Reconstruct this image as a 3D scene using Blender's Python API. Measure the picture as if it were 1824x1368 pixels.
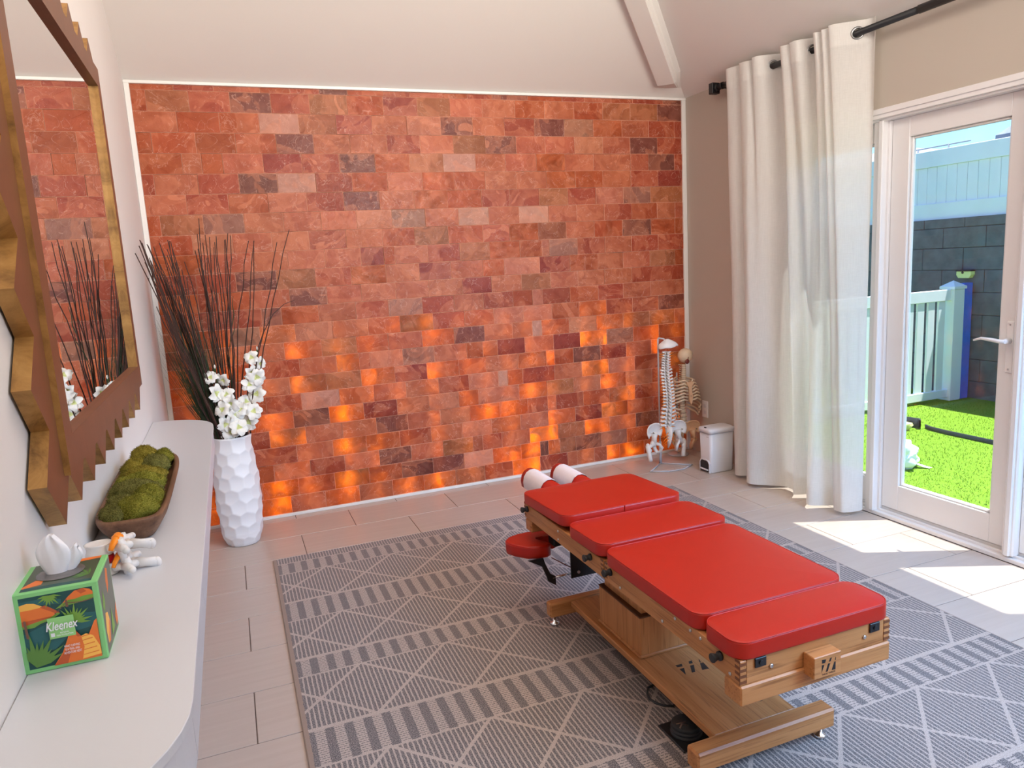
import bpy, bmesh, math, random
from mathutils import Vector, Matrix, noise
random.seed(7)
PI = math.pi
scene = bpy.context.scene
for o in list(bpy.data.objects):
    bpy.data.objects.remove(o)

# ---------------------------------------------------------------- camera, sky, sun, lights, exposure
cam_d = bpy.data.cameras.new('camera')
cam = bpy.data.objects.new('camera', cam_d)
scene.collection.objects.link(cam)
cam_d.sensor_width = 36.0
cam_d.lens = 36.0 * 1293.2125 / 1824.0
cam_d.clip_start = 0.02
RIGHT = Vector((0.929249, -0.365364, -0.05483)); FWD = Vector((0.352477, 0.9212, -0.164772)); UPV = Vector((0.110711, 0.133787, 0.984807))
cam.matrix_world = Matrix(((RIGHT.x, UPV.x, -FWD.x, 1.0271), (RIGHT.y, UPV.y, -FWD.y, -4.4367), (RIGHT.z, UPV.z, -FWD.z, 1.4366), (0, 0, 0, 1)))
scene.camera = cam

world = bpy.data.worlds.new('world'); scene.world = world; world.use_nodes = True
wn = world.node_tree.nodes; wl = world.node_tree.links
sky = wn.new('ShaderNodeTexSky'); sky.sky_type = 'NISHITA'; sky.sun_disc = False
sky.sun_elevation = math.radians(73); sky.sun_rotation = math.radians(115)
sky.air_density = 1.0; sky.dust_density = 0.6; sky.ozone_density = 1.5
wn['Background'].inputs['Strength'].default_value = 0.275
tint = wn.new('ShaderNodeMix'); tint.data_type = 'RGBA'; tint.blend_type = 'MULTIPLY'; tint.inputs[0].default_value = 1.0
tint.inputs[7].default_value = (0.60, 0.88, 1.10, 1)
wl.new(sky.outputs['Color'], tint.inputs[6]); wl.new(tint.outputs[2], wn['Background'].inputs['Color'])

def lamp(name, kind, loc, aim, energy, color, **kw):
    d = bpy.data.lights.new(name, kind); d.energy = energy; d.color = color
    for k, v in kw.items(): setattr(d, k, v)
    o = bpy.data.objects.new(name, d); scene.collection.objects.link(o)
    o.location = loc
    o.rotation_euler = (Vector(aim) - Vector(loc)).to_track_quat('-Z', 'Y').to_euler()
    return o

SUN = Vector((0.903, -0.429, 3.29))
lamp('sun', 'SUN', SUN * 3, (0, 0, 0), 13.0, (1.0, 0.95, 0.88), angle=0.009)
# unseen fill lamps added to brighten the room: two overhead, one aimed up
lamp('fill_lamp_a', 'AREA', (2.3, -4.9, 3.3), (2.3, -2.2, 0.8), 30, (1.0, 0.94, 0.88), shape='RECTANGLE', size=2.2, size_y=1.4)
lamp('fill_lamp_b', 'AREA', (2.3, -1.9, 3.3), (2.3, -1.3, 0), 28, (1.0, 0.92, 0.84), shape='RECTANGLE', size=1.4, size_y=1.4)
lamp('upward_fill', 'AREA', (2.8, -4.8, 2.3), (2.1, -1.2, 3.7), 56, (1.0, 0.92, 0.83), shape='RECTANGLE', size=1.6, size_y=1.2, spread=1.9)
# added bluish fill lamp out of view, standing in for daylight from the doors
lamp('daylight_fill', 'AREA', (4.0, -4.0, 1.7), (3.0, -2.1, 0.0), 56, (0.28, 0.57, 1.0), shape='RECTANGLE', size=2.0, size_y=1.6, spread=1.75)
# LED strips that back-light the salt bricks
for lx in (0.80, 1.00, 1.20, 1.37, 1.61, 1.80, 1.98, 2.19, 2.40, 2.55, 2.70, 2.86, 3.00, 3.26, 3.43, 3.61, 3.85, 4.0):
    lamp('led_strip', 'AREA', (lx, 0.058, 0.57), (lx, -1, 0.57), 1.25, (1.0, 0.66, 0.26), shape='RECTANGLE', size=0.024, size_y=1.10)

vs = scene.view_settings
vs.view_transform = 'Standard'; vs.look = 'None'; vs.gamma = 1.0; vs.exposure = 0.29
try: vs.use_curve_mapping = False
except Exception: pass
cy = scene.cycles
cy.max_bounces = 10; cy.diffuse_bounces = 5; cy.glossy_bounces = 4; cy.transmission_bounces = 8; cy.transparent_max_bounces = 16
cy.use_denoising = True
cy.sample_clamp_indirect = 6.0
cy.caustics_reflective = False; cy.caustics_refractive = False

# ---------------------------------------------------------------- helpers
WL = {}
def link(o):
    scene.collection.objects.link(o); return o
def tag(o, label=None, cat=None, group=None, kind=None):
    if label: o['label'] = label
    if cat: o['category'] = cat
    if group: o['group'] = group
    if kind: o['kind'] = kind
    return o
def thing(name, label, cat, loc=(0, 0, 0), group=None):
    o = link(bpy.data.objects.new(name, None)); o.location = loc; o.empty_display_size = 0.05
    WL[o] = Vector(loc)
    return tag(o, label, cat, group)
def srgb(r, g, b):
    def c(x):
        x /= 255.0
        return x / 12.92 if x <= 0.04045 else ((x + 0.055) / 1.055) ** 2.4
    return (c(r), c(g), c(b), 1.0)

class MB:
    def __init__(s): s.v = []; s.f = []; s.m = []; s.sm = []; s.uvcol = None
    def add(s, vs_, fs, m=0, sm=False, M=None):
        n = len(s.v)
        for p in vs_:
            p = Vector(p)
            s.v.append(M @ p if M is not None else p)
        for f in fs:
            s.f.append(tuple(i + n for i in f)); s.m.append(m); s.sm.append(sm)
        return s
    def box(s, a, b, ch=0.0, m=0, M=None):
        x0, y0, z0 = [min(a[i], b[i]) for i in range(3)]; x1, y1, z1 = [max(a[i], b[i]) for i in range(3)]
        if ch <= 0:
            v = [(x0,y0,z0),(x1,y0,z0),(x1,y1,z0),(x0,y1,z0),(x0,y0,z1),(x1,y0,z1),(x1,y1,z1),(x0,y1,z1)]
            f = [(0,3,2,1),(4,5,6,7),(0,1,5,4),(1,2,6,5),(2,3,7,6),(3,0,4,7)]
            return s.add(v, f, m, False, M)
        ch = min(ch, (x1-x0)*.49, (y1-y0)*.49, (z1-z0)*.49)
        c = ((x0+x1)/2, (y0+y1)/2, (z0+z1)/2); h = ((x1-x0)/2, (y1-y0)/2, (z1-z0)/2)
        v = []; idx = {}
        for sx in (-1, 1):
            for sy in (-1, 1):
                for sz in (-1, 1):
                    sg = (sx, sy, sz)
                    for ax in range(3):
                        idx[(sg, ax)] = len(v)
                        v.append(tuple(c[i] + sg[i] * (h[i] if i == ax else h[i] - ch) for i in range(3)))
        f = []
        def face(pts, nrm):
            P = [Vector(v[i]) for i in pts]
            cc = sum(P, Vector()) / len(P); n = Vector(nrm)
            u = (P[0] - cc).normalized(); w = n.cross(u)
            pts = sorted(pts, key=lambda i: math.atan2((Vector(v[i]) - cc).dot(w), (Vector(v[i]) - cc).dot(u)))
            f.append(tuple(pts))
        S = (-1, 1)
        for ax in range(3):
            for sg in S:
                pts = [idx[(t, ax)] for t in [(a_, b_, c_) for a_ in S for b_ in S for c_ in S] if t[ax] == sg]
                n = [0, 0, 0]; n[ax] = sg; face(pts, n)
        for ax in range(3):
            o1, o2 = [i for i in range(3) if i != ax]
            for s1 in S:
                for s2 in S:
                    pts = []
                    for sa in S:
                        t = [0, 0, 0]; t[ax] = sa; t[o1] = s1; t[o2] = s2; t = tuple(t)
                        pts += [idx[(t, o1)], idx[(t, o2)]]
                    n = [0, 0, 0]; n[o1] = s1; n[o2] = s2; face(pts, n)
        for a_ in S:
            for b_ in S:
                for c_ in S:
                    face([idx[((a_, b_, c_), k)] for k in range(3)], (a_, b_, c_))
        return s.add(v, f, m, False, M)
    def tube(s, pts, r, seg=8, m=0, caps=True, sm=True, M=None, flat=1.0):
        pts = [Vector(p) for p in pts]; n = len(pts)
        if not isinstance(r, (list, tuple)): r = [r] * n
        v = []; f = []; up = None
        for i, p in enumerate(pts):
            t = (pts[min(i+1, n-1)] - pts[max(i-1, 0)])
            t = t.normalized() if t.length > 1e-9 else Vector((0, 0, 1))
            if up is None:
                up = Vector((0, 0, 1)) if abs(t.z) < 0.9 else Vector((1, 0, 0))
            a = t.cross(up)
            if a.length < 1e-6: a = t.orthogonal()
            a.normalize(); b = a.cross(t); up = b
            for k in range(seg):
                th = 2 * PI * k / seg
                v.append(p + a * (r[i] * math.cos(th)) + b * (r[i] * flat * math.sin(th)))
        for i in range(n - 1):
            for k in range(seg):
                k2 = (k + 1) % seg
                f.append((i*seg+k, i*seg+k2, (i+1)*seg+k2, (i+1)*seg+k))
        s.add(v, f, m, sm, M)
        if caps:
            s.add([v[k] for k in range(seg)][::-1], [tuple(range(seg))], m, False, M)
            s.add([v[(n-1)*seg+k] for k in range(seg)], [tuple(range(seg))], m, False, M)
        return s
    def lathe(s, prof, c=(0, 0, 0), seg=24, m=0, sm=True, M=None):
        v = []; f = []; n = len(prof)
        for (r, z) in prof:
            for k in range(seg):
                th = 2 * PI * k / seg
                v.append((c[0] + r * math.cos(th), c[1] + r * math.sin(th), c[2] + z))
        for i in range(n - 1):
            for k in range(seg):
                k2 = (k + 1) % seg
                f.append((i*seg+k, i*seg+k2, (i+1)*seg+k2, (i+1)*seg+k))
        s.add(v, f, m, sm, M)
        return s
    def ell(s, c, r, seg=12, rings=8, m=0, M=None, R=None):
        v = []; f = []; c = Vector(c)
        for i in range(rings + 1):
            ph = PI * i / rings
            for k in range(seg):
                th = 2 * PI * k / seg
                q = Vector((r[0]*math.sin(ph)*math.cos(th), r[1]*math.sin(ph)*math.sin(th), r[2]*math.cos(ph)))
                if R is not None: q = R @ q
                v.append(c + q)
        for i in range(rings):
            for k in range(seg):
                k2 = (k + 1) % seg
                f.append((i*seg+k, (i+1)*seg+k, (i+1)*seg+k2, i*seg+k2))
        return s.add(v, f, m, True, M)
    def prism(s, poly, d0, d1, mp, m=0, sm=False):
        n = len(poly)
        v = [mp(a, b, d0) for a, b in poly] + [mp(a, b, d1) for a, b in poly]
        f = [tuple(range(n))[::-1], tuple(range(n, 2*n))]
        s.add(v, f, m, False)
        s.add(v, [(i, (i+1) % n, n + (i+1) % n, n + i) for i in range(n)], m, sm)
        return s
    def grid(s, P, m=0, sm=True, closed_u=False):
        h = len(P); w = len(P[0]); f = []
        for i in range(h - 1):
            for j in range(w if closed_u else w - 1):
                j2 = (j + 1) % w
                f.append((i*w+j, i*w+j2, (i+1)*w+j2, (i+1)*w+j))
        return s.add([p for r in P for p in r], f, m, sm)
    def build(s, name, mats, parent=None, loc=None, recalc=True):
        off = WL.get(parent, Vector()) if parent is not None else Vector(loc or (0, 0, 0))
        me = bpy.data.meshes.new(name)
        me.from_pydata([tuple(p - off) for p in s.v], [], s.f)
        if not isinstance(mats, (list, tuple)): mats = [mats]
        for mt in mats: me.materials.append(mt)
        me.polygons.foreach_set('material_index', s.m)
        me.polygons.foreach_set('use_smooth', s.sm)
        if recalc:
            bm = bmesh.new(); bm.from_mesh(me)
            bmesh.ops.remove_doubles(bm, verts=bm.verts, dist=1e-6)
            bmesh.ops.recalc_face_normals(bm, faces=bm.faces)
            bm.to_mesh(me); bm.free()
        me.update()
        o = link(bpy.data.objects.new(name, me))
        if parent is not None:
            o.parent = parent; WL[o] = WL.get(parent, Vector())
        else:
            o.location = off; WL[o] = off
        return o
def struct(name, mb, mats):
    return tag(mb.build(name, mats), kind='structure')
def rotm(c, ax, ang):
    c = Vector(c)
    return Matrix.Translation(c) @ Matrix.Rotation(ang, 4, ax) @ Matrix.Translation(-c)

# ---------------------------------------------------------------- node helpers
class N:
    """small arithmetic wrapper over math nodes"""
    def __init__(s, t, sock): s.t = t; s.s = sock
    def _op(s, op, o=None, c=None):
        n = s.t.nodes.new('ShaderNodeMath'); n.operation = op
        for i, x in enumerate((s, o, c)):
            if x is None: continue
            if isinstance(x, N): s.t.links.new(x.s, n.inputs[i])
            else: n.inputs[i].default_value = x
        return N(s.t, n.outputs[0])
    def __add__(s, o): return s._op('ADD', o)
    def __sub__(s, o): return s._op('SUBTRACT', o)
    def __mul__(s, o): return s._op('MULTIPLY', o)
    def __truediv__(s, o): return s._op('DIVIDE', o)
    def lt(s, o): return s._op('LESS_THAN', o)
    def gt(s, o): return s._op('GREATER_THAN', o)
    def frac(s): return s._op('FRACT')
    def floor(s): return s._op('FLOOR')
    def abs(s): return s._op('ABSOLUTE')
    def mod(s, o): return s._op('FLOORED_MODULO', o)
    def max(s, o): return s._op('MAXIMUM', o)
    def min(s, o): return s._op('MINIMUM', o)
def newmat(name):
    m = bpy.data.materials.new(name); m.use_nodes = True
    return m, m.node_tree, m.node_tree.nodes['Principled BSDF']
def setp(b, **kw):
    names = dict(rough='Roughness', metal='Metallic', spec='Specular IOR Level', coat='Coat Weight', coatr='Coat Roughness', sheen='Sheen Weight', sss='Subsurface Weight', trans='Transmission Weight', ior='IOR')
    for k, v in kw.items(): b.inputs[names[k]].default_value = v
def ramp(t, fac, stops):
    n = t.nodes.new('ShaderNodeValToRGB'); e = n.color_ramp.elements
    while len(e) < len(stops): e.new(0.5)
    for i, (p, c) in enumerate(stops): e[i].position = p; e[i].color = c
    t.links.new(fac, n.inputs[0]); return n.outputs[0]
def mix(t, fac, a, b, blend='MIX'):
    n = t.nodes.new('ShaderNodeMix'); n.data_type = 'RGBA'; n.blend_type = blend
    for i, x in ((0, fac), (6, a), (7, b)):
        if isinstance(x, N): x = x.s
        if hasattr(x, 'is_output'): t.links.new(x, n.inputs[i])
        else: n.inputs[i].default_value = x
    return n.outputs[2]
def coords(t, scale=(1, 1, 1), kind='Object', loc=(0, 0, 0)):
    c = t.nodes.new('ShaderNodeTexCoord'); mp = t.nodes.new('ShaderNodeMapping')
    mp.inputs['Scale'].default_value = scale; mp.inputs['Location'].default_value = loc
    t.links.new(c.outputs[kind], mp.inputs['Vector']); return mp.outputs[0]
def noise_tex(t, vec, scale, detail=4, rough=0.55, dist=0.0):
    n = t.nodes.new('ShaderNodeTexNoise'); n.inputs['Scale'].default_value = scale
    n.inputs['Detail'].default_value = detail; n.inputs['Roughness'].default_value = rough; n.inputs['Distortion'].default_value = dist
    t.links.new(vec, n.inputs['Vector']); return n.outputs['Fac']
def bump(t, b, h, strength=0.3, dist=0.01):
    n = t.nodes.new('ShaderNodeBump'); n.inputs['Strength'].default_value = strength; n.inputs['Distance'].default_value = dist
    t.links.new(h.s if isinstance(h, N) else h, n.inputs['Height']); t.links.new(n.outputs[0], b.inputs['Normal']); return n
def plain(name, col, rough=0.5, metal=0.0, var=0.06, vscale=8, bmp=0.0, bscale=200, spec=0.5, **kw):
    m, t, b = newmat(name); v = coords(t)
    f = noise_tex(t, v, vscale)
    lo = tuple(c * (1 - var) for c in col[:3]) + (1,); hi = tuple(min(1, c * (1 + var)) for c in col[:3]) + (1,)
    t.links.new(ramp(t, f, [(0.3, lo), (0.7, hi)]), b.inputs['Base Color'])
    setp(b, rough=rough, metal=metal, spec=spec, **kw)
    if bmp: bump(t, b, noise_tex(t, v, bscale, 3), bmp, 0.002)
    return m
def oak(name, axis, c0, c1, c2, rough=0.42):
    m, t, b = newmat(name)
    sc = [26.0, 26.0, 26.0]; sc['xyz'.index(axis)] = 1.6
    v = coords(t, tuple(sc))
    n1 = noise_tex(t, v, 1.0, 6, 0.6, 0.6)
    sc2 = [120.0, 120.0, 120.0]; sc2['xyz'.index(axis)] = 5.0
    n2 = noise_tex(t, coords(t, tuple(sc2)), 1.0, 3, 0.6)
    base = ramp(t, n1, [(0.28, c0), (0.5, c1), (0.74, c2)])
    pores = ramp(t, n2, [(0.30, (0.62, 0.55, 0.5, 1)), (0.46, (1, 1, 1, 1))])
    t.links.new(mix(t, 1.0, base, pores, 'MULTIPLY'), b.inputs['Base Color'])
    setp(b, rough=rough, spec=0.4); bump(t, b, n2, 0.12, 0.001)
    return m
def glass_mat(name, tint=(0.93, 0.97, 0.97, 1), refl=0.06):
    m = bpy.data.materials.new(name); m.use_nodes = True; t = m.node_tree; t.nodes.clear()
    o = t.nodes.new('ShaderNodeOutputMaterial'); tr = t.nodes.new('ShaderNodeBsdfTransparent'); g = t.nodes.new('ShaderNodeBsdfGlossy')
    tr.inputs[0].default_value = tint; g.inputs['Roughness'].default_value = 0.02
    fr = t.nodes.new('ShaderNodeLayerWeight'); fr.inputs['Blend'].default_value = 0.25
    mx = t.nodes.new('ShaderNodeMixShader'); mul = t.nodes.new('ShaderNodeMath'); mul.operation = 'MULTIPLY_ADD'
    mul.inputs[1].default_value = 0.5; mul.inputs[2].default_value = refl * 0.4
    # faint smears on the pane
    nz = noise_tex(t, coords(t, (3, 3, 1)), 2.0, 5)
    t.links.new(fr.outputs['Fresnel'], mul.inputs[0]); t.links.new(mul.outputs[0], mx.inputs[0])
    t.links.new(ramp(t, nz, [(0.35, tint), (0.75, tuple(c * 0.96 for c in tint[:3]) + (1,))]), tr.inputs[0])
    t.links.new(tr.outputs[0], mx.inputs[1]); t.links.new(g.outputs[0], mx.inputs[2]); t.links.new(mx.outputs[0], o.inputs[0])
    return m

# ---------------------------------------------------------------- materials
WHITE = (0.80, 0.76, 0.73, 1)
M = {}
M['wall'] = plain('wall_paint', (0.79, 0.755, 0.735), 0.65, var=0.015, vscale=1.5, bmp=0.05, bscale=350)
M['ceiling'] = plain('ceiling_paint', (0.80, 0.77, 0.735), 0.8, var=0.01, vscale=1.0)
M['wall_warm'] = plain('wall_paint_beige', (0.50, 0.44, 0.375), 0.7, var=0.015, vscale=1.5)
M['trim'] = plain('white_trim', (0.84, 0.815, 0.78), 0.4, var=0.01)
M['frame'] = plain('door_frame_white', (0.80, 0.785, 0.785), 0.35, var=0.01)
M['satin'] = plain('white_satin', (0.635, 0.64, 0.67), 0.32, var=0.01, vscale=2)
M['glass'] = glass_mat('pane_glass')
M['black'] = plain('black_metal', (0.012, 0.012, 0.014), 0.4, var=0.1)
M['black_plastic'] = plain('black_plastic', (0.015, 0.015, 0.017), 0.5, var=0.1)
M['rubber'] = plain('black_rubber', (0.02, 0.02, 0.022), 0.6, var=0.1)
M['chrome'] = plain('chrome', (0.75, 0.75, 0.76), 0.18, metal=1.0, var=0.02)
M['steel'] = plain('brushed_steel', (0.62, 0.62, 0.63), 0.3, metal=1.0, var=0.03)
OC = (srgb(168, 106, 58), srgb(190, 128, 76), srgb(206, 146, 94))
M['oak_x'] = oak('oak_grain_x', 'x', *OC); M['oak_y'] = oak('oak_grain_y', 'y', *OC); M['oak_z'] = oak('oak_grain_z', 'z', *OC)
M['oak_end'] = plain('oak_end_grain', srgb(118, 66, 34)[:3], 0.5, var=0.15, vscale=60)
M['walnut'] = plain('dark_lip', srgb(96, 56, 30)[:3], 0.5, var=0.15, vscale=30)
M['plastic_white'] = plain('white_plastic', (0.70, 0.69, 0.70), 0.35, var=0.01)
M['vase'] = plain('matt_white_ceramic', (0.86, 0.86, 0.88), 0.5, var=0.01)
M['bone_white'] = plain('bone_white', (0.76, 0.72, 0.69), 0.45, var=0.05, vscale=30)
M['bone_ivory'] = plain('bone_ivory', srgb(214, 190, 160)[:3], 0.5, var=0.08, vscale=30)
M['bone_tan'] = plain('bone_tan', srgb(222, 178, 140)[:3], 0.5, var=0.05, vscale=30)
M['disc_grey'] = plain('spine_disc', srgb(140, 118, 100)[:3], 0.6, var=0.05)
M['nerve'] = plain('orange_nerve', srgb(255, 140, 10)[:3], 0.4, var=0.08, vscale=40)
M['disc_red'] = plain('red_disc', srgb(190, 10, 25)[:3], 0.3, var=0.05)
M['dark_red'] = plain('dark_red', srgb(110, 40, 30)[:3], 0.5, var=0.05)

def vinyl():
    m, t, b = newmat('red_vinyl'); v = coords(t)
    b.inputs['Base Color'].default_value = (0.44, 0.011, 0.0025, 1)
    setp(b, rough=0.38, spec=0.45)
    n = t.nodes.new('ShaderNodeTexVoronoi'); n.inputs['Scale'].default_value = 700; t.links.new(v, n.inputs['Vector'])
    bump(t, b, n.outputs['Distance'], 0.06, 0.001)
    return m
M['vinyl'] = vinyl()

def salt():
    m = bpy.data.materials.new('himalayan_salt'); m.use_nodes = True; t = m.node_tree; b = t.nodes['Principled BSDF']
    out = t.nodes['Material Output']
    at = t.nodes.new('ShaderNodeAttribute'); at.attribute_name = 'Col'
    oi = t.nodes.new('ShaderNodeObjectInfo')
    g = t.nodes.new('ShaderNodeNewGeometry')
    v = g.outputs['Position']
    off = t.nodes.new('ShaderNodeVectorMath'); off.operation = 'ADD'
    cmb = t.nodes.new('ShaderNodeCombineXYZ'); mu = t.nodes.new('ShaderNodeMath'); mu.operation = 'MULTIPLY'; mu.inputs[1].default_value = 37.0
    t.links.new(oi.outputs['Random'], mu.inputs[0]); t.links.new(mu.outputs[0], cmb.inputs[0]); t.links.new(mu.outputs[0], cmb.inputs[2])
    t.links.new(v, off.inputs[0]); t.links.new(cmb.outputs[0], off.inputs[1]); v = off.outputs[0]
    n1 = noise_tex(t, v, 11, 5, 0.6, 1.2)
    n2 = noise_tex(t, v, 55, 5, 0.65, 0.6)
    n3 = noise_tex(t, v, 4.2, 3, 0.5, 1.2)
    c = mix(t, N(t, n1)._op('MULTIPLY_ADD', 1.2, -0.3), mix(t, 1.0, at.outputs['Color'], (0.62, 0.52, 0.5, 1), 'MULTIPLY'), mix(t, 0.10, at.outputs['Color'], (1, 0.62, 0.42, 1)))
    # pale crystal clouds and thin white fracture veins
    cloud = ramp(t, n3, [(0.50, (0, 0, 0, 1)), (0.53, (0.30, 0.30, 0.30, 1)), (0.66, (0.10, 0.10, 0.10, 1)), (0.68, (0.50, 0.50, 0.50, 1))])
    c = mix(t, cloud, c, (0.70, 0.25, 0.13, 1))
    n4 = noise_tex(t, v, 5.0, 2, 0.5, 1.5)
    c = mix(t, ramp(t, n4, [(0.36, (0.40, 0.40, 0.40, 1)), (0.39, (0, 0, 0, 1))]), c, mix(t, 1.0, c, (0.72, 0.58, 0.5, 1), 'MULTIPLY'))
    edge_ = t.nodes.new('ShaderNodeAttribute'); edge_.attribute_name = 'Rim'
    c = mix(t, N(t, edge_.outputs['Fac']) * N(t, n2)._op('MULTIPLY_ADD', 1.6, -0.1), c, (0.74, 0.37, 0.25, 1))
    vein = (N(t, noise_tex(t, v, 8, 4, 0.5, 1.6)) - 0.5).abs()
    vm = ramp(t, vein.s, [(0.0, (0.34, 0.34, 0.34, 1)), (0.009, (0, 0, 0, 1))])
    c = mix(t, vm, c, (0.82, 0.50, 0.38, 1))
    sp = ramp(t, noise_tex(t, v, 160, 2, 0.5), [(0.72, (0, 0, 0, 1)), (0.78, (0.7, 0.7, 0.7, 1))])
    c = mix(t, sp, c, (0.85, 0.66, 0.56, 1))
    t.links.new(c, b.inputs['Base Color'])
    t.links.new(ramp(t, n2, [(0.3, (0.30, 0.30, 0.30, 1)), (0.7, (0.55, 0.55, 0.55, 1))]), b.inputs['Roughness'])
    setp(b, spec=0.25)
    bump(t, b, N(t, n2) * 0.5 + N(t, n1) * 0.8, 0.35, 0.006)
    tr = t.nodes.new('ShaderNodeBsdfTranslucent')
    t.links.new(mix(t, 0.35, (1.0, 0.30, 0.02, 1), c), tr.inputs['Color'])
    ms = t.nodes.new('ShaderNodeMixShader')
    fac = N(t, at.outputs['Alpha']) * (N(t, noise_tex(t, v, 9, 3, 0.5, 1.0))._op('MULTIPLY_ADD', 2.6, -0.8)._op('MAXIMUM', 0.08))
    t.links.new(fac.min(0.75).s, ms.inputs[0]); t.links.new(b.outputs[0], ms.inputs[1]); t.links.new(tr.outputs[0], ms.inputs[2])
    t.links.new(ms.outputs[0], out.inputs[0])
    return m
M['salt'] = salt()

def tile_mat():
    m, t, b = newmat('greige_tile')
    oi = t.nodes.new('ShaderNodeObjectInfo')
    c = t.nodes.new('ShaderNodeTexCoord'); mp = t.nodes.new('ShaderNodeMapping'); mp.inputs['Scale'].default_value = (2.2, 38, 1)
    t.links.new(c.outputs['Object'], mp.inputs['Vector'])
    cmb = t.nodes.new('ShaderNodeCombineXYZ')
    t.links.new((N(t, oi.outputs['Random']) * 60).s, cmb.inputs[1]); t.links.new(cmb.outputs[0], mp.inputs['Location'])
    n1 = noise_tex(t, mp.outputs[0], 1.0, 5, 0.6, 0.3)
    base = ramp(t, n1, [(0.3, (0.50, 0.405, 0.345, 1)), (0.7, (0.545, 0.45, 0.39, 1))])
    t.links.new(mix(t, N(t, oi.outputs['Random']) * 0.12, base, (0.45, 0.36, 0.305, 1)), b.inputs['Base Color'])
    setp(b, rough=0.33, spec=0.5); bump(t, b, n1, 0.02, 0.001)
    return m
M['tile'] = tile_mat()
M['grout'] = plain('grout', srgb(96, 78, 68)[:3], 0.9, var=0.08, vscale=40)

def rug_mat():
    m, t, b = newmat('woven_rug')
    c = t.nodes.new('ShaderNodeTexCoord'); sp = t.nodes.new('ShaderNodeSeparateXYZ')
    # slight waviness of the weave
    nz = t.nodes.new('ShaderNodeTexNoise'); nz.inputs['Scale'].default_value = 70; nz.inputs['Detail'].default_value = 2
    t.links.new(c.outputs['Object'], nz.inputs['Vector'])
    wob = t.nodes.new('ShaderNodeVectorMath'); wob.operation = 'SCALE'; wob.inputs['Scale'].default_value = 0.0055
    t.links.new(nz.outputs['Color'], wob.inputs[0])
    ad = t.nodes.new('ShaderNodeVectorMath'); ad.operation = 'ADD'; t.links.new(c.outputs['Object'], ad.inputs[0]); t.links.new(wob.outputs[0], ad.inputs[1])
    t.links.new(ad.outputs[0], sp.inputs[0])
    X = N(t, sp.outputs[0]) + (RUG_C[0] - 0.0027); V = (N(t, sp.outputs[1]) + (RUG_C[1] - 0.0027)) * -1.0
    w = (V - 0.915).mod(0.98)
    d1 = w.lt(0.335); d2 = w.gt(0.52) * w.lt(0.855)
    tl = (d1 * w + d2 * (w - 0.52)) / 0.335
    isd = (d1 + d2) * V.gt(0.915)
    ticks0 = V.lt(0.79)
    f = ((X - 1.339) / 0.3265).frac()
    lineA = (tl - f).abs().lt(0.026); lineB = (tl - 1.0 + f).abs().lt(0.026)
    tk = ((X / 0.0153).frac()).lt(0.66)
    edge = (tl.lt(0.025) + tl.gt(0.975)).min(1.0)
    dark_d = isd * tk * (lineA * -1.0 + 1.0) * (lineB * -1.0 + 1.0) * (edge * -1.0 + 1.0)
    # checker bands: solid blocks alternating with ribbed light blocks
    isc = (isd * -1.0 + 1.0) * (ticks0 * -1.0 + 1.0)
    wb = (w - 0.335) * w.gt(0.335) * w.lt(0.52) + (w - 0.855) * w.gt(0.855)
    p = ((X - 1.105) / 0.0605).frac()
    solid = p.lt(0.47)
    dash = ((V / 0.0105).frac()).lt(0.33) * (((X / 0.0151) + (V / 0.0105).floor() * 0.5).frac()).lt(0.8)
    cedge = wb.lt(0.009) * V.gt(0.93)
    dark_c = isc * (solid + (solid * -1.0 + 1.0) * dash).min(1.0) * (cedge * -1.0 + 1.0)
    tk0 = ((X / 0.0139).frac()).lt(0.66) * V.lt(0.782)
    dark = (dark_d + dark_c + ticks0 * tk0).min(1.0)
    bind = (X.lt(1.117) + X.gt(3.484)).min(1.0)
    s1 = noise_tex(t, c.outputs['Object'], 330, 2, 0.7)
    s2 = noise_tex(t, c.outputs['Object'], 3.0, 3)
    dcol = ramp(t, s1, [(0.38, srgb(54, 51, 54)), (0.5, srgb(98, 92, 92)), (0.60, srgb(166, 154, 148))])
    lcol = ramp(t, s1, [(0.30, srgb(150, 135, 126)), (0.5, srgb(188, 171, 160)), (0.7, srgb(206, 190, 180))])
    col = mix(t, dark, lcol, dcol)
    col = mix(t, N(t, s2) * 0.25, col, (0.16, 0.13, 0.14, 1))
    col = mix(t, bind, col, srgb(150, 128, 114))
    t.links.new(col, b.inputs['Base Color'])
    setp(b, rough=0.72, spec=0.3, sheen=0.22)
    bump(t, b, N(t, s1) * 0.6 + (dark * -1.0 + 1.0) * 0.6, 0.4, 0.003)
    return m
RUG_C = (2.295, -2.3)
M['rug'] = rug_mat()

def gold():
    m, t, b = newmat('gold_leaf'); v = coords(t)
    n1 = noise_tex(t, v, 14, 6, 0.65, 0.8)
    t.links.new(ramp(t, n1, [(0.28, srgb(112, 78, 40)), (0.5, srgb(166, 122, 66)), (0.75, srgb(190, 146, 84))]), b.inputs['Base Color'])
    setp(b, rough=0.42, metal=0.35); bump(t, b, n1, 0.1, 0.003)
    return m
M['gold'] = gold()
M['bronze'] = plain('bronze_brown', srgb(122, 78, 54)[:3], 0.42, metal=0.15, var=0.1, vscale=12, bmp=0.05, bscale=90)
M['mirror'] = plain('silver_mirror', (0.93, 0.93, 0.92), 0.0, metal=1.0, var=0.0)
M['shadow_gap'] = plain('gap_shade_dark', (0.05, 0.05, 0.055), 0.8)

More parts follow.
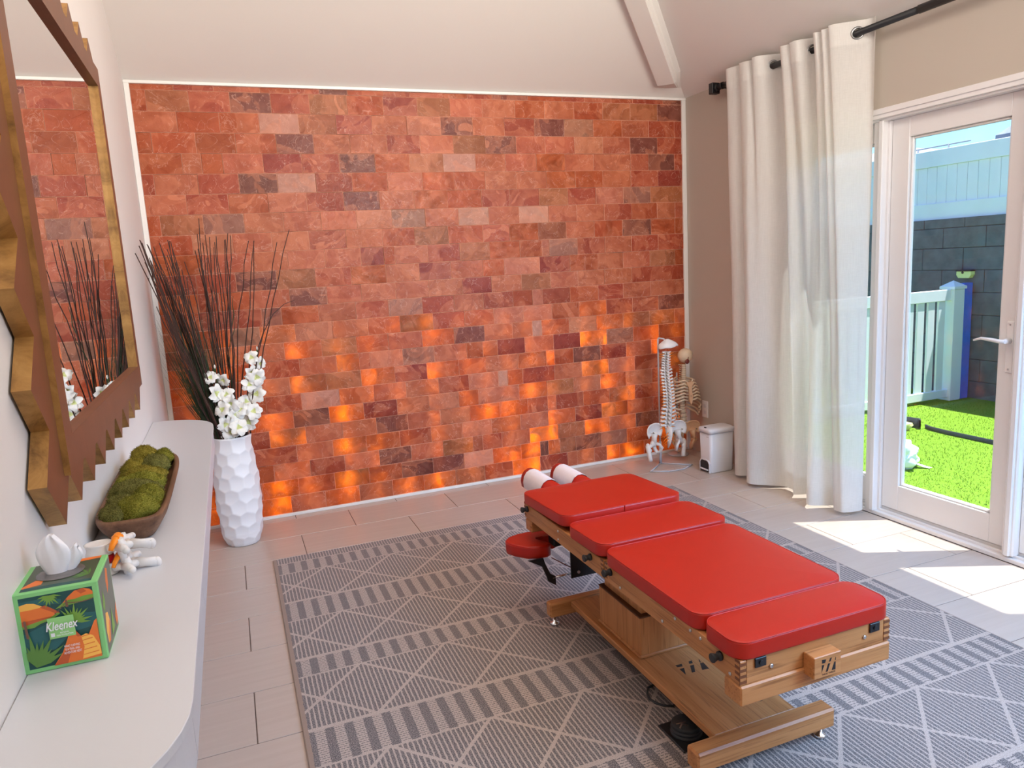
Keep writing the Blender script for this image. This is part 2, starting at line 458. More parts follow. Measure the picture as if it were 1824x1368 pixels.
def curtain_mat():
    m = bpy.data.materials.new('white_linen'); m.use_nodes = True; t = m.node_tree; t.nodes.clear()
    o = t.nodes.new('ShaderNodeOutputMaterial'); d = t.nodes.new('ShaderNodeBsdfDiffuse'); tl = t.nodes.new('ShaderNodeBsdfTranslucent'); tr = t.nodes.new('ShaderNodeBsdfTransparent')
    v = coords(t)
    h = noise_tex(t, coords(t, (30, 30, 700)), 1.0, 3, 0.6); w = noise_tex(t, coords(t, (300, 300, 12)), 1.0, 3, 0.6)
    wv = (N(t, h) + N(t, w)) * 0.5
    t.links.new(ramp(t, wv.s, [(0.3, (0.85, 0.83, 0.80, 1)), (0.7, (0.92, 0.905, 0.88, 1))]), d.inputs[0])
    tl.inputs[0].default_value = (0.88, 0.86, 0.82, 1)
    bp = t.nodes.new('ShaderNodeBump'); bp.inputs['Strength'].default_value = 0.25; bp.inputs['Distance'].default_value = 0.002
    t.links.new(wv.s, bp.inputs['Height']); t.links.new(bp.outputs[0], d.inputs['Normal'])
    m1 = t.nodes.new('ShaderNodeMixShader'); m1.inputs[0].default_value = 0.40
    m2 = t.nodes.new('ShaderNodeMixShader'); t.links.new(ramp(t, wv.s, [(0.38, (0.09, 0.09, 0.09, 1)), (0.6, (0.04, 0.04, 0.04, 1))]), m2.inputs[0])
    t.links.new(d.outputs[0], m1.inputs[1]); t.links.new(tl.outputs[0], m1.inputs[2])
    t.links.new(m1.outputs[0], m2.inputs[1]); t.links.new(tr.outputs[0], m2.inputs[2]); t.links.new(m2.outputs[0], o.inputs[0])
    return m
M['linen'] = curtain_mat()
M['linen_hem'] = plain('linen_heading', (0.80, 0.77, 0.74), 0.8, var=0.03, vscale=60)

# ---------------------------------------------------------------- room shell
XL, XR, YF = 0.65, 4.115, -6.2
HZ, SL = 2.485, 0.512
mb = MB(); mb.box((XL - 0.12, YF - 0.1, -0.06), (4.26, 0.2, -0.0022))
floor = struct('floor', mb, M['grout'])
TL_, TT = 0.6122, 0.305
Y0, XA = -0.3765, 0.964
tile_cache = {}
def tile_mesh(w, d):
    k = (round(w, 3), round(d, 3))
    if k not in tile_cache:
        b_ = MB().box((-w/2 + .0017, -d/2 + .0017, -0.008), (w/2 - .0017, d/2 - .0017, 0.0), 0.0014)
        o = b_.build('tile', M['tile']); tile_cache[k] = o.data; bpy.data.objects.remove(o)
    return tile_cache[k]
for k in range(-1, 19):
    y1 = min(Y0 - (k - 1) * TT, 0.0) if k > -1 else 0.0
    y1 = 0.0 if k == -1 else Y0 - (k - 1) * TT
    y0 = Y0 - k * TT if k > -1 else Y0 + TT
    if y0 < YF: break
    off = 0.0 if k % 2 == 0 else 0.5
    xs = [XL]
    n = -1
    while True:
        x = XA + (n + off) * TL_
        if x > 4.12: break
        if x > XL + 0.02: xs.append(x)
        n += 1
    xs.append(4.128)
    for a_, b_ in zip(xs, xs[1:]):
        if b_ - a_ < 0.01: continue
        o = link(bpy.data.objects.new('tile', tile_mesh(b_ - a_, y1 - y0)))
        o.parent = floor; o.location = ((a_ + b_) / 2, (y0 + y1) / 2, 0)

# left wall (gable), right wall with door opening, front wall, back wall behind the salt, two ceiling slopes meeting in a hip
pl = [(0.2, -0.05), (0.2, HZ), (0.0, HZ), (-(XR - XL), HZ + SL * (XR - XL)), (YF, HZ + SL * (XR - XL)), (YF, -0.05)]
mb = MB(); mb.prism(pl, XL - 0.1, XL, lambda a, b, d: (d, a, b)); struct('wall_left', mb, M['wall'])
DY0, DY1 = -1.02, -3.10
mb = MB()
mb.box((XR, 0.2, -0.05), (4.2, DY0, HZ + 0.02)); mb.box((XR, DY0, 2.04), (4.2, DY1, HZ + 0.02)); mb.box((XR, DY1, -0.05), (4.2, YF, HZ + 0.02))
struct('wall_right', mb, M['wall_warm'])
mb = MB(); mb.box((XL - 0.1, YF - 0.1, -0.05), (4.2, YF, 4.4)); struct('wall_front', mb, M['wall'])
mb = MB(); mb.box((XL - 0.1, 0.16, -0.05), (4.2, 0.22, HZ + 0.05))
wall_back = struct('wall_back', mb, M['wall'])
W_ = XR - XL
def slab(poly, th=0.08):
    n = len(poly); v = [Vector(p) for p in poly] + [Vector(p) + Vector((0, 0, th)) for p in poly]
    b_ = MB(); b_.add(v, [tuple(range(n)), tuple(range(n, 2*n))[::-1]] + [(i, (i+1) % n, n+(i+1) % n, n+i) for i in range(n)]); return b_
def zb(y): return HZ - SL * y
mb = slab([(XL - .1, 0.0, HZ), (XR, 0.0, HZ), (XL - .1, -(W_ + .1), zb(-(W_ + .1)))])
b2 = slab([(XR, 0.0, HZ), (4.25, 0.0, HZ - SL * .135), (4.25, YF - .1, HZ - SL * .135), (XL - .1, YF - .1, HZ + SL * (W_ + .1)), (XL - .1, -(W_ + .1), HZ + SL * (W_ + .1))])
mb.add(b2.v, b2.f); mb.box((XL - .1, 0.0, HZ), (4.2, 0.22, HZ + 0.08))
struct('ceiling', mb, M['ceiling'])
# boxed hip beam running up from the back right corner
H0 = Vector((XR, 0, HZ)); hd = Vector((-1, -1, SL)); nn = Vector((-1, 1, 0)) / math.sqrt(2)
def hb(tv, a, d): return H0 + hd * tv + nn * a - Vector((0, 0, d))
A0, A1, DD = -0.005, 0.118, 0.09
sec = [(A1, -0.02), (A1, DD - .006), (A1 - .006, DD), (A0 + .010, DD), (A0, DD - .012), (A0 - 0.004, 0.03), (A0 - 0.03, 0.02), (A0 - 0.03, -0.04)]
mb = MB(); v = []
for (tv) in (0.24, 3.45): v += [hb(tv, a, d) for a, d in sec]
tip = [hb(0.10, a * 0.55 + 0.02, min(d, 0.006)) for a, d in sec]
n = len(sec); v = tip + v
for s_ in (0, 1): mb.add(v, [(s_*n+i, s_*n+(i+1) % n, (s_+1)*n+(i+1) % n, (s_+1)*n+i) for i in range(n)])
mb.add(v, [tuple(range(n)), tuple(range(2*n, 3*n))])
struct('trim_1', mb, M['ceiling'])
# white frame round the salt wall
mb = MB(); mb.box((XL, -0.012, 2.469), (XR, 0.16, HZ), 0.002); struct('trim_2', mb, M['trim'])
mb = MB(); mb.box((XL + .001, -0.012, 0.0), (0.677, 0.16, 2.469), 0.002); struct('trim_3', mb, M['trim'])
mb = MB(); mb.box((4.083, -0.012, 0.0), (XR - .001, 0.16, 2.469), 0.002); struct('trim_4', mb, M['trim'])
mb = MB(); mb.box((0.677, -0.012, 0.0), (4.083, 0.16, 0.0175), 0.002); struct('trim_5', mb, M['trim'])

# ---------------------------------------------------------------- salt bricks
ROWS = """o677t748d955m1163d1377t1587o1799r2010t2216s2418s2628o2845s3049o3259t3470t3677m3890
s677o885o1098w1304t1519r1726s1935p2144m2354s2558d2769m2976g3185o3395s3611d3817d4024
o677o749o966o1169m1385s1590s1796d2014s2217t2427m2634s2842s3043p3254s3462m3670d3885
o677s885o983s1091r1303d1514m1725o1934t2144w2353s2563s2761O2975s3180s3391d3672m3811d4019
d677s736d953m1163w1369d1582o1790s2000O2214o2416s2620s2830O3042o3250s3453d3669r3885
s677d882o1097s1308d1521m1732s1942O2155o2365d2588d2778t2984d3191p3399g3608t3823
o677t740g954s1167s1379s1590p1796g2009s2216w2429s2630w2838s3047s3251d3456o3668s3874s4019
o677p887s1093s1305d1512s1725o1942t2142o2354d2584O2765t2967s3170o3379m3595o3823o4016
O677d924s1184s1381s1591r1803o1941s2009d2216t2424O2622o2831p2988g3041d3247s3454d3661d3874
d677d881m1088t1309d1525O1736s1946r2153s2358O2570p2716r2966o3187s3398s3593t3805o4012
O677d879o987s1153m1371s1583s1786s1995s2206r2425s2623t2831s3041s3243s3445d3658
o677r872d1075m1206O1315s1526d1744g1944d2156s2364d2558o2765p2902d2976o3177d3390s3586s3806
s677o851g1025t1184p1381s1597o1809T2007d2218o2426p2625p2833o3039o3239d3449d3657m3867
d677s892s1107O1309t1522o1731d1925O2140m2349s2553s2748w2891o2960p3162O3371t3577t3788s3997
O677o910d1172s1386T1602d1738p1804g2007s2211o2427o2536r2638s2832r3040T3241g3447O3656o3865
O677s941s1131T1319t1528O1740r1949O2156o2367s2556o2778O2982o3042m3183r3391s3598O3801d3862
s677d892o1070d1175w1376o1599s1809s2013d2225p2427w2631o2698r2804s3037T3244p3451d3662t3859
o677O955O1099m1319G1530r1738s1947p2152o2350p2486O2772t2977p3177O3386p3589d3801
d677s835o994d1048T1174s1382s1597m1808s2008s2222O2423O2628d2830s2977d3040d3246T3449d3658
O677o830s982d1067s1319T1532o1737d1948s2152p2361o2564p2770O2975r3182T3387s3594r3802
s677s856o1035s1178d1388s1594m1809s2013t2225d2428d2496s2631G2835t3044O3249s3447m3658T3849
O677d850s1024G1101o1309T1524o1736m1945m2150w2359O2561G2764m2906o2967t3056m3175g3379o3582O3796
O677o845O1013G1084s1256O1460s1667O1876G2082t2296d2497G2699r2900s3108s3182d3316G3416G3518o3719""".split()
PAL = {'o': (0.52, 0.098, 0.025), 'O': (0.63, 0.130, 0.034), 'G': (0.66, 0.15, 0.028), 's': (0.57, 0.150, 0.068), 'p': (0.60, 0.205, 0.112), 'w': (0.66, 0.33, 0.23),
       'r': (0.32, 0.036, 0.020), 'm': (0.215, 0.056, 0.038), 'g': (0.36, 0.155, 0.10), 't': (0.43, 0.135, 0.052), 'T': (0.42, 0.13, 0.042), 'd': (0.41, 0.064, 0.024)}
TRL = {'o': .24, 'O': .5, 'G': .75, 's': .18, 'p': .16, 'w': .15, 'r': .08, 'm': .06, 'g': .08, 't': .2, 'T': .55, 'd': .10}
import re
def zrow(k): return 2.44 - .1083 * k if k <= 10 else 1.357 - .103 * (k - 10)
bricks = []
for k, row in enumerate(ROWS):
    it = [(c, int(x) / 1000) for c, x in re.findall(r'([a-zA-Z])(\d+)', row)]
    z1 = zrow(k); z0 = zrow(k + 1) if k < 22 else 0.0178
    for (c, x), nx in zip(it, [q[1] for q in it[1:]] + [4.083]): bricks.append((c, x, nx, z0, z1))
x = 0.677; i = 0
while x < 4.05:
    nx = min(4.083, x + random.choice((.16, .2, .21, .24))); nx = 4.083 if 4.083 - nx < .06 else nx
    bricks.append(('odsodm'[i % 6], x, nx, 2.44, 2.4688)); x = nx; i += 1
def brick_geo(mb, x0, x1, z0, z1, fy):
    c = 0.0022; j = lambda s: random.uniform(-s, s)
    o1 = [(x0, z0), (x1, z0), (x1, z1), (x0, z1)]
    # front outline with nibbled corners
    ins = [(x0 + c, z0 + c), (x1 - c, z0 + c), (x1 - c, z1 - c), (x0 + c, z1 - c)]
    fr = []
    for i in range(4):
        a, b = ins[i], ins[(i + 1) % 4]; d = min(.02, abs(b[0]-a[0]) + abs(b[1]-a[1])) * .3
        L = math.hypot(b[0]-a[0], b[1]-a[1]); ux, uz = (b[0]-a[0]) / L, (b[1]-a[1]) / L
        k = random.uniform(.0008, .0045)
        fr += [(a[0] + ux*k, a[1] + uz*k), (b[0] - ux*k, b[1] - uz*k)]
    n = 8
    rim = []
    for i in range(4):
        rim += [o1[i], o1[(i+1) % 4]]
    rim = [(rim[i][0]*.92 + fr[i][0]*.08, rim[i][1]*.92 + fr[i][1]*.08) for i in range(8)]
    v = [(a, fy + j(.0006), b) for a, b in fr] + [(a, fy + .0022, b) for a, b in rim] + [(a, .05, b) for a, b in rim]
    cx, cz = (x0 + x1)/2 + j(.02), (z0 + z1)/2 + j(.01)
    v.append((cx, fy - random.uniform(0, .0012), cz))
    f = [(i, (i+1) % n, n + (i+1) % n, n + i) for i in range(n)] + [(n+i, n+(i+1) % n, 2*n+(i+1) % n, 2*n+i) for i in range(n)]
    f += [(i, 3*n, (i+1) % n) for i in range(n)]
    mb.add(v, f)
def rim_attr(o):
    me = o.data; at = me.attributes.new('Rim', 'FLOAT', 'FACE')
    at.data.foreach_set('value', [1.0 if (i % 24) < 8 else 0.0 for i in range(len(me.polygons))])
def paint(o, cols):
    rim_attr(o)
    me = o.data; at = me.color_attributes.new('Col', 'FLOAT_COLOR', 'CORNER')
    buf = []
    for p in me.polygons:
        c = cols(p.index)
        for _ in range(p.loop_total): buf += c
    at.data.foreach_set('color', buf)
def score(b):
    c, x0, x1, z0, z1 = b
    cx, cz = (x0 + x1)/2, (z0 + z1)/2
    d2 = (cx - 1.03)**2 + 19.7 + (cz - 1.44)**2
    hid = (cx < 0.95 and cz < 0.9) or (0.84 < cx < 1.12 and cz < .75) or (x1 - x0 < .12)
    return -((x1 - x0) * (z1 - z0) / d2) * (0.0 if hid else 1.0)
bricks.sort(key=score)
def bcol(b):
    c = b[0]; s = random.uniform(.88, 1.12); p = PAL[c]
    low = max(0.0, min(1.0, (1.30 - b[4]) / 0.5))
    return [min(1, p[0] * s), min(1, p[1] * s * random.uniform(.92, 1.08)), min(1, p[2] * s), TRL[c] * random.uniform(.8, 1.2)]
for b in bricks[:300]:
    mb = MB(); brick_geo(mb, *b[1:], random.uniform(-.004, .0025)); o = mb.build('brick', M['salt'], wall_back, recalc=False)
    cc = bcol(b); paint(o, lambda i, cc=cc: cc)
mb = MB(); cl = []
for b in bricks[300:]:
    n0 = len(mb.f); brick_geo(mb, *b[1:], random.uniform(-.004, .0025)); cl += [bcol(b)] * (len(mb.f) - n0)
o = mb.build('small_brick', M['salt'], wall_back, recalc=False); o['kind'] = 'stuff'; paint(o, lambda i: cl[i])

# ---------------------------------------------------------------- glass doors in the right wall
mb = MB()
mb.box((4.098, DY0 + .05, 2.052), (4.125, DY1 - .05, 2.079), .002); mb.box((4.104, DY0 + .05, 2.032), (4.13, DY1 - .05, 2.054), .002)
mb.box((4.118, DY0 + .02, 2.022), (4.20, DY1, 2.045), .002)
struct('trim_6', mb, M['frame'])
mb = MB(); mb.box((4.128, DY0, 0.0), (4.25, DY1, 0.022), .003); mb.box((4.150, DY0, 0.02), (4.162, DY1, 0.034), .002); mb.box((4.172, DY0, 0.02), (4.24, DY1, 0.045), .003)
struct('trim_7', mb, M['frame'])
mb = MB()
mb.box((4.128, -1.587, 0.02), (4.23, -1.630, 2.03), .003); mb.box((4.118, -1.622, 0.02), (4.20, -1.648, 2.03), .003); mb.box((4.150, -1.646, 0.03), (4.20, -1.662, 2.03), .002)
mb.box((4.125, DY0 + .005, 0.0), (4.22, DY0 - .045, 2.03), .003); mb.box((4.125, DY1 + .05, 0.0), (4.22, DY1, 2.03), .003)
struct('trim_8', mb, M['frame'])
def leaf(name, ya, yb, ga, gb, x0=4.165, x1=4.212, gz0=.182, gz1=1.928):
    o = tag(MB().box((x0, ya, .048), (x0 + .001, ya - .001, .049)).build(name, M['frame']), kind='structure')
    bpy.data.objects.remove(o)
    mb = MB(); mb.box((x0, ya, .048), (x1, ga, 2.022), .003)
    root = tag(mb.build(name, M['frame']), kind='structure')
    MB().box((x0, gb, .048), (x1, yb, 2.022), .003).build('stile', M['frame'], root)
    MB().box((x0 + .0008, ga, gz1), (x1, gb, 2.022), .002).build('top_rail', M['frame'], root)
    MB().box((x0 + .0008, ga, .048), (x1, gb, gz0), .002).build('bottom_rail', M['frame'], root)
    bd = MB()
    for (p, q) in (((ga, gz0), (ga - .012, gz1)), ((gb + .012, gz0), (gb, gz1)), ((ga - .012, gz0), (gb + .012, gz0 + .012)), ((ga - .012, gz1 - .012), (gb + .012, gz1))):
        bd.box((x0 + .012, p[0], p[1]), (x0 + .034, q[0], q[1]), .004)
    bd.build('glazing_bead', M['frame'], root)
    MB().box((x0 + .022, ga - .004, gz0 + .004), (x0 + .027, gb + .004, gz1 - .004)).build('glass_pane', M['glass'], root)
    return root
d1 = leaf('door_1', -1.663, -2.337, -1.762, -2.252)
d2 = leaf('door_2', -2.392, -3.045, -2.418, -2.93)
w1 = leaf('window_1', -1.07, -1.586, -1.115, -1.563)
mb = MB(); mb.box((4.128, -2.338, .03), (4.205, -2.391, 2.022), .006); mb.box((4.118, -2.352, .03), (4.135, -2.378, 2.022), .004)
mb.build('astragal', M['frame'], d2)
# lever handle with back plate
h = MB().box((4.153, -2.287, .845), (4.166, -2.325, 1.07), .005).build('handle_plate', M['frame'], d1)
mb = MB(); mb.tube([(4.16, -2.306, .985), (4.125, -2.306, .985), (4.112, -2.306, .985)], [.013, .012, .012], 12)
mb.tube([(4.113, -2.316, .985), (4.112, -2.29, .985), (4.110, -2.25, .990), (4.108, -2.21, .993), (4.110, -2.175, .982)], [.011, .011, .010, .008, .005], 10, flat=.8)
mb.build('lever', M['frame'], h)
mb = MB()
for z in (1.055, .86): mb.tube([(4.1535, -2.306, z), (4.1515, -2.306, z)], .004, 8)
mb.build('screw', M['steel'], h)
# wall plate behind the bin
t_ = thing('wall_outlet', 'white outlet plate low on the beige wall beside the curtain', 'outlet', (4.1135, -.194, .33))
MB().box((4.110, -.16, .272), (4.115, -.228, .392), .002).build('cover_plate', M['trim'], t_)
mb = MB()
for z in (.31, .355): mb.box((4.1085, -.18, z - .014), (4.111, -.208, z + .014), .002)
mb.build('socket', M['plastic_white'], t_)

# ---------------------------------------------------------------- rug
rb = MB(); rb.box((1.100, -0.705, 0.0), (3.490, -3.90, 0.009), 0.003)
rug = rb.build('rug', M['rug'], loc=(RUG_C[0], RUG_C[1], 0))
tag(rug, 'grey and beige woven rug with diamond and checker bands under the red table', 'rug')

# ---------------------------------------------------------------- adjusting table
TB = thing('treatment_table', 'oak chiropractic table with four red vinyl cushions standing on the patterned rug', 'treatment table', (2.307, -2.45, 0.009))
FZ = 0.0092
def P(mb, name, mat, parent=TB): return mb.build(name, mat, parent)
# base
P(MB().box((2.068, -2.902, .045), (2.546, -2.957, .105), .006), 'foot_beam', M['oak_x'])
P(MB().box((2.075, -1.940, .045), (2.546, -1.983, .105), .006), 'foot_beam', M['oak_x'])
for (x, y) in ((2.515, -2.93), (2.10, -2.93), (2.10, -1.962), (2.515, -1.962)):
    mb = MB(); mb.lathe([(0, 0), (.018, 0), (.02, .003), (.017, .009), (.007, .012), (.006, .036), (0, .036)], (x, y, FZ), 16)
    P(mb, 'leveling_foot', M['chrome'])
base = P(MB().box((2.163, -1.983, .076), (2.452, -2.902, .1), .003), 'base_board', M['oak_y'])
def flat_polys(polys, mp, mat, name, parent, t=.0004):
    mb = MB()
    for p in polys: mb.prism(p, 0, t, mp)
    return mb.build(name, mat, parent)
LOGO1 = [[(2.2674,-2.554),(2.2914,-2.5559),(2.2853,-2.5691),(2.2678,-2.5664)],[(2.267,-2.5779),(2.284,-2.5795),(2.2664,-2.6149)],[(2.3191,-2.5535),(2.3321,-2.5528),(2.3265,-2.5675),(2.3132,-2.567)],[(2.3091,-2.5771),(2.3237,-2.5773),(2.303,-2.6138),(2.291,-2.6127)],[(2.3557,-2.5575),(2.3576,-2.5606),(2.3522,-2.5764),(2.3483,-2.5744)],[(2.3459,-2.5794),(2.3588,-2.5797),(2.3536,-2.6175),(2.329,-2.615)]]
flat_polys(LOGO1, lambda a, b, d: (a, b, .0999 + d), M['black'], 'cut_out_emblem', base)
# lift column
col = P(MB().box((2.19, -2.18, .1), (2.424, -2.468, .243), .002), 'column_case', M['oak_z'])
P(MB().box((2.184, -2.176, .1), (2.43, -2.474, .111), .003), 'column_molding', M['oak_x'], col)
mb = MB(); mb.box((2.187, -2.178, .243), (2.427, -2.47, .249), .002); P(mb, 'column_lip', M['walnut'], col)
P(MB().box((2.205, -2.196, .248), (2.409, -2.45, .41), .002), 'inner_column', M['oak_z'])
# frames
RZ0, RZ1 = .405, .468
for (ya, yb) in ((-1.779, -2.453), (-2.461, -3.130)):
    for (xa, xb) in ((2.068, 2.088), (2.527, 2.547)):
        P(MB().box((xa, ya, RZ0), (xb, yb, RZ1), .002), 'side_rail', M['oak_y'])
    for y in (ya - .0006, yb + .0206):
        P(MB().box((2.0884, y, RZ0), (2.5266, y - .02, RZ1), .001), 'end_board', M['oak_x'])
    P(MB().box((2.089, ya - .021, RZ1 - .012), (2.526, yb + .021, RZ1 - .004)), 'deck', M['oak_y'])
# finger joints: end grain showing on both faces of each front corner
for (x, sx) in ((2.068, 1), (2.547, -1)):
    fj = MB()
    for i in range(4):
        z = RZ0 + .004 + i * .0155
        fj.box((x - sx*.0004, -3.1305, z), (x + sx * .020, -3.129, z + .0075))
    P(fj, 'finger_joint', M['oak_end'])
for yy, sy in ((-3.13, 1), (-2.453, 1), (-2.461, -1), (-1.779, -1)):
    fj = MB()
    for i in range(4):
        z = RZ0 + .0115 + i * .0155
        fj.box((2.0675, yy, z), (2.069, yy + sy * .018, z + .0075))
    P(fj, 'finger_joint', M['oak_end'])
# lower cross boards
P(MB().box((2.066, -3.0705, .3525), (2.545, -3.136, .4046), .004), 'cross_board', M['oak_x'])
P(MB().box((2.068, -1.783, .3525), (2.545, -1.840, .4046), .006), 'cross_board', M['oak_x'])
lb = P(MB().box((2.259, -3.1305, .389), (2.345, -3.168, .447), .002), 'emblem_block', M['oak_x'])
LOGO2 = [[(2.2829,0.4372),(2.2963,0.4361),(2.293,0.4271),(2.2831,0.4278)],[(2.283,0.4234),(2.2908,0.4223),(2.2825,0.4034)],[(2.3086,0.4358),(2.3145,0.4362),(2.3106,0.4274),(2.3047,0.4269)],[(2.3025,0.4226),(2.3095,0.4227),(2.3017,0.4026),(2.2953,0.4023)],[(2.3263,0.4345),(2.3275,0.4347),(2.3271,0.4269),(2.3239,0.4263)],[(2.3219,0.4224),(2.3266,0.4226),(2.3265,0.4018),(2.3141,0.4022)]]
flat_polys(LOGO2, lambda a, b, d: (a, -3.1679 - d, b), M['black'], 'burned_emblem', lb)
def text(name, body, mat, parent, loc, size, rot=(PI/2, 0, 0), width=None, shear=0.0, extrude=0.0002, align='CENTER', offset=0.0):
    c = bpy.data.curves.new(name, 'FONT'); c.body = body; c.size = size; c.align_x = align; c.align_y = 'CENTER'; c.extrude = extrude; c.shear = shear; c.offset = offset
    c.resolution_u = 3; c.materials.append(mat)
    o = link(bpy.data.objects.new(name, c)); o.parent = parent
    o.location = Vector(loc) - WL.get(parent, Vector()); o.rotation_euler = rot
    if width:
        bpy.context.view_layer.update(); w = o.dimensions.x
        if w > 1e-6: o.scale = (width / w, 1, 1)
    return o
text('lettering', 'THULI TABLES', M['black'], lb, (2.3047, -3.1682, .3972), .0062, width=.043)
# hardware
def knob_x(y, z, x=2.068):
    mb = MB(); mb.tube([(x, y, z), (x - .006, y, z), (x - .0065, y, z), (x - .014, y, z), (x - .024, y, z), (x - .027, y, z)], [.012, .012, .008, .0085, .0125, .0115], 14, caps=True)
    P(mb, 'knob', M['rubber'])
for y in (-1.814, -2.364, -2.501, -3.057): knob_x(y, .448)
for y, z in ((-2.107, .452), (-2.105, .419), (-2.561, .42), (-2.797, .419), (-2.861, .456), (-2.931, .455), (-2.975, .454), (-3.094, .42)):
    P(MB().tube([(2.069, y, z), (2.066, y, z), (2.0652, y, z)], [.0048, .0048, .003], 10), 'bolt', M['steel'])
for x in (2.161, 2.46):
    P(MB().tube([(x, -3.129, .435), (x, -3.1325, .435), (x, -3.1335, .435)], [.0055, .0055, .0035], 10), 'bolt', M['steel'])
for x in (2.1275, 2.4925):
    mb = MB(); mb.box((x - .0165, -3.1295, .443), (x + .0165, -3.134, .4675), .001); mb.tube([(x, -3.134, .455), (x, -3.138, .455)], .006, 10)
    P(mb, 'latch_plate', M['black'])
for x in (2.148, 2.429):
    mb = MB(); mb.lathe([(0, 0), (.010, 0), (.0145, .004), (.013, .012), (.007, .016), (.006, .022)], (x, -3.098, .331), 12); mb.box((x - .022, -3.093, .345), (x + .008, -3.104, .3526), .002)
    P(mb, 'lock_knob', M['black_plastic'])
# cushions
def cushion(x0, x1, y0, y1, zb, zt, tilt=0.0, rc=.045, er=.0075, crown=.004, M4=None, name='cushion', parent=TB, part=True):
    """rounded slab; tilt raises the near (-y) edge; returns mesh builder plus piping path"""
    cx, cy_ = (x0 + x1)/2, (y0 + y1)/2; hx, hy = abs(x1 - x0)/2, abs(y1 - y0)/2
    def outline(ins):
        r = max(.004, rc - ins); pts = []
        for qx, qy, a0 in ((1, 1, 0), (-1, 1, 90), (-1, -1, 180), (1, -1, 270)):
            for i in range(7):
                a = math.radians(a0 + i * 15)
                pts.append((cx + qx*(hx - ins - r) + r*math.cos(a), cy_ + qy*(hy - ins - r) + r*math.sin(a)))
        return pts
    prof = [(.004, zb), (.0, zb + .003), (0, zb + .006), (0, zt - er)]
    for i in range(1, 5):
        a = PI/2 * i / 4; prof.append((er * (1 - math.cos(a)), zt - er + er * math.sin(a)))
    mh = min(hx, hy); prof += [(mh * .25, zt + crown * .5), (mh * .5, zt + crown * .85), (mh * .85, zt + crown)]
    rings = []
    for ins, z in prof:
        ins = min(ins, min(hx, hy) * .92)
        rings.append([Vector((p[0], p[1], z + tilt * (cy_ + hy - p[1]) / (2*hy))) for p in outline(ins)])
    mb = MB(); mb.grid(rings, closed_u=True)
    mb.add(rings[-1], [tuple(range(len(rings[-1])))], 0, True); mb.add(rings[0], [tuple(range(len(rings[0])))[::-1]])
    o = P(mb, name, M['vinyl'], parent)
    pip = [p + Vector((0, 0, .0006)) for p in rings[5]]
    pm = MB(); pm.tube(pip + [pip[0], pip[1]], .0016, 6, caps=False); P(pm, 'piping', M['vinyl'], o)
    return o
cushion(2.058, 2.566, -1.773, -2.182, .4685, .512, .021)
cushion(2.058, 2.566, -2.196, -2.458, .4685, .514, .009)
cushion(2.058, 2.556, -2.466, -2.978, .4685, .515, .002)
cushion(2.058, 2.556, -2.983, -3.135, .4685, .515, .0)
pm = MB(); pm.box((2.306, -2.1815, .484), (2.3085, -2.1855, .533), .001); P(pm, 'pull_tab', M['vinyl'])
# head piece: two rounded cushions wrapped in face paper
bar = P(MB().box((2.215, -1.45, .40), (2.40, -1.80, .416), .003), 'headpiece_frame', M['black'])
for xc in (2.238, 2.386):
    def sect(xc, s, y):
        return [Vector((xc + s * a, y, .416 + b * (1 if b < .05 else 1) + (s - 1) * .02 * (b > .02))) for a, b in
                [(-.043, .004), (-.046, .03), (-.041, .055), (-.028, .074), (-.01, .0835), (.01, .0835), (.028, .074), (.041, .055), (.046, .03), (.043, .004)]]
    rows = [[p * 1 for p in sect(xc, .8, -1.428)], sect(xc, 1, -1.436), sect(xc, 1, -1.60), sect(xc, 1, -1.735), sect(xc, .8, -1.743)]
    mb = MB(); mb.grid(rows, closed_u=True); mb.add(rows[0], [tuple(range(10))]); mb.add(rows[-1], [tuple(range(10))[::-1]])
    hc = P(mb, 'headpiece_cushion', M['vinyl'])
    pm = MB(); rows = []
    for y in (-1.470, -1.53, -1.60, -1.660):
        rows.append([Vector((xc + (p.x - xc) * 1.05, p.y, .416 + (p.z - .416) * 1.03 + .0012)) for p in sect(xc, 1, y)])
    pm.grid(rows); pm.grid([[p + (Vector((xc, p.y, .45)) - p) * .015 for p in r] for r in rows])
    P(pm, 'face_paper', plain('face_paper', (0.80, 0.70, 0.71), 0.8, var=0.03, vscale=60) if 'paper' not in M else M['paper'], hc)
    M['paper'] = bpy.data.materials['face_paper']
# hinged arm rest on the near side
AO = [(1.973, -1.800), (1.978, -1.775), (2.0, -1.752), (2.045, -1.738), (2.094, -1.735), (2.15, -1.745), (2.20, -1.77), (2.205, -1.80), (2.19, -1.83), (2.165, -1.84), (2.15, -1.822), (2.125, -1.812), (2.10, -1.812), (2.092, -1.822), (2.10, -1.845), (2.118, -1.875), (2.124, -1.90), (2.105, -1.912), (2.06, -1.905), (2.028, -1.890), (1.99, -1.840)]
acx, acy = 2.06, -1.81
def insp(k, z): return [Vector((acx + (x - acx) * k, acy + (y - acy) * k, z)) for x, y in AO]
rows = [insp(.93, .268), insp(.985, .271), insp(1, .285), insp(1, .310), insp(.985, .317), insp(.95, .3205)]
mb = MB(); mb.grid(rows, closed_u=True, sm=True); n = len(AO)
mb.add(rows[-1], [tuple(range(n))]); mb.add(rows[0], [tuple(range(n))[::-1]])
ar = P(mb, 'arm_rest', M['vinyl'])
pm = MB(); pp = [p + Vector((0, 0, .001)) for p in insp(1.0, .3105)]; pm.tube(pp + pp[:2], .0013, 5, caps=False); P(pm, 'piping', M['vinyl'], ar)
br = [(2.016, .276), (2.080, .276), (2.088, .250), (2.107, .205), (2.129, .190), (2.130, .180), (2.1305, .150), (2.097, .174), (2.092, .193), (2.074, .241), (2.056, .252)]
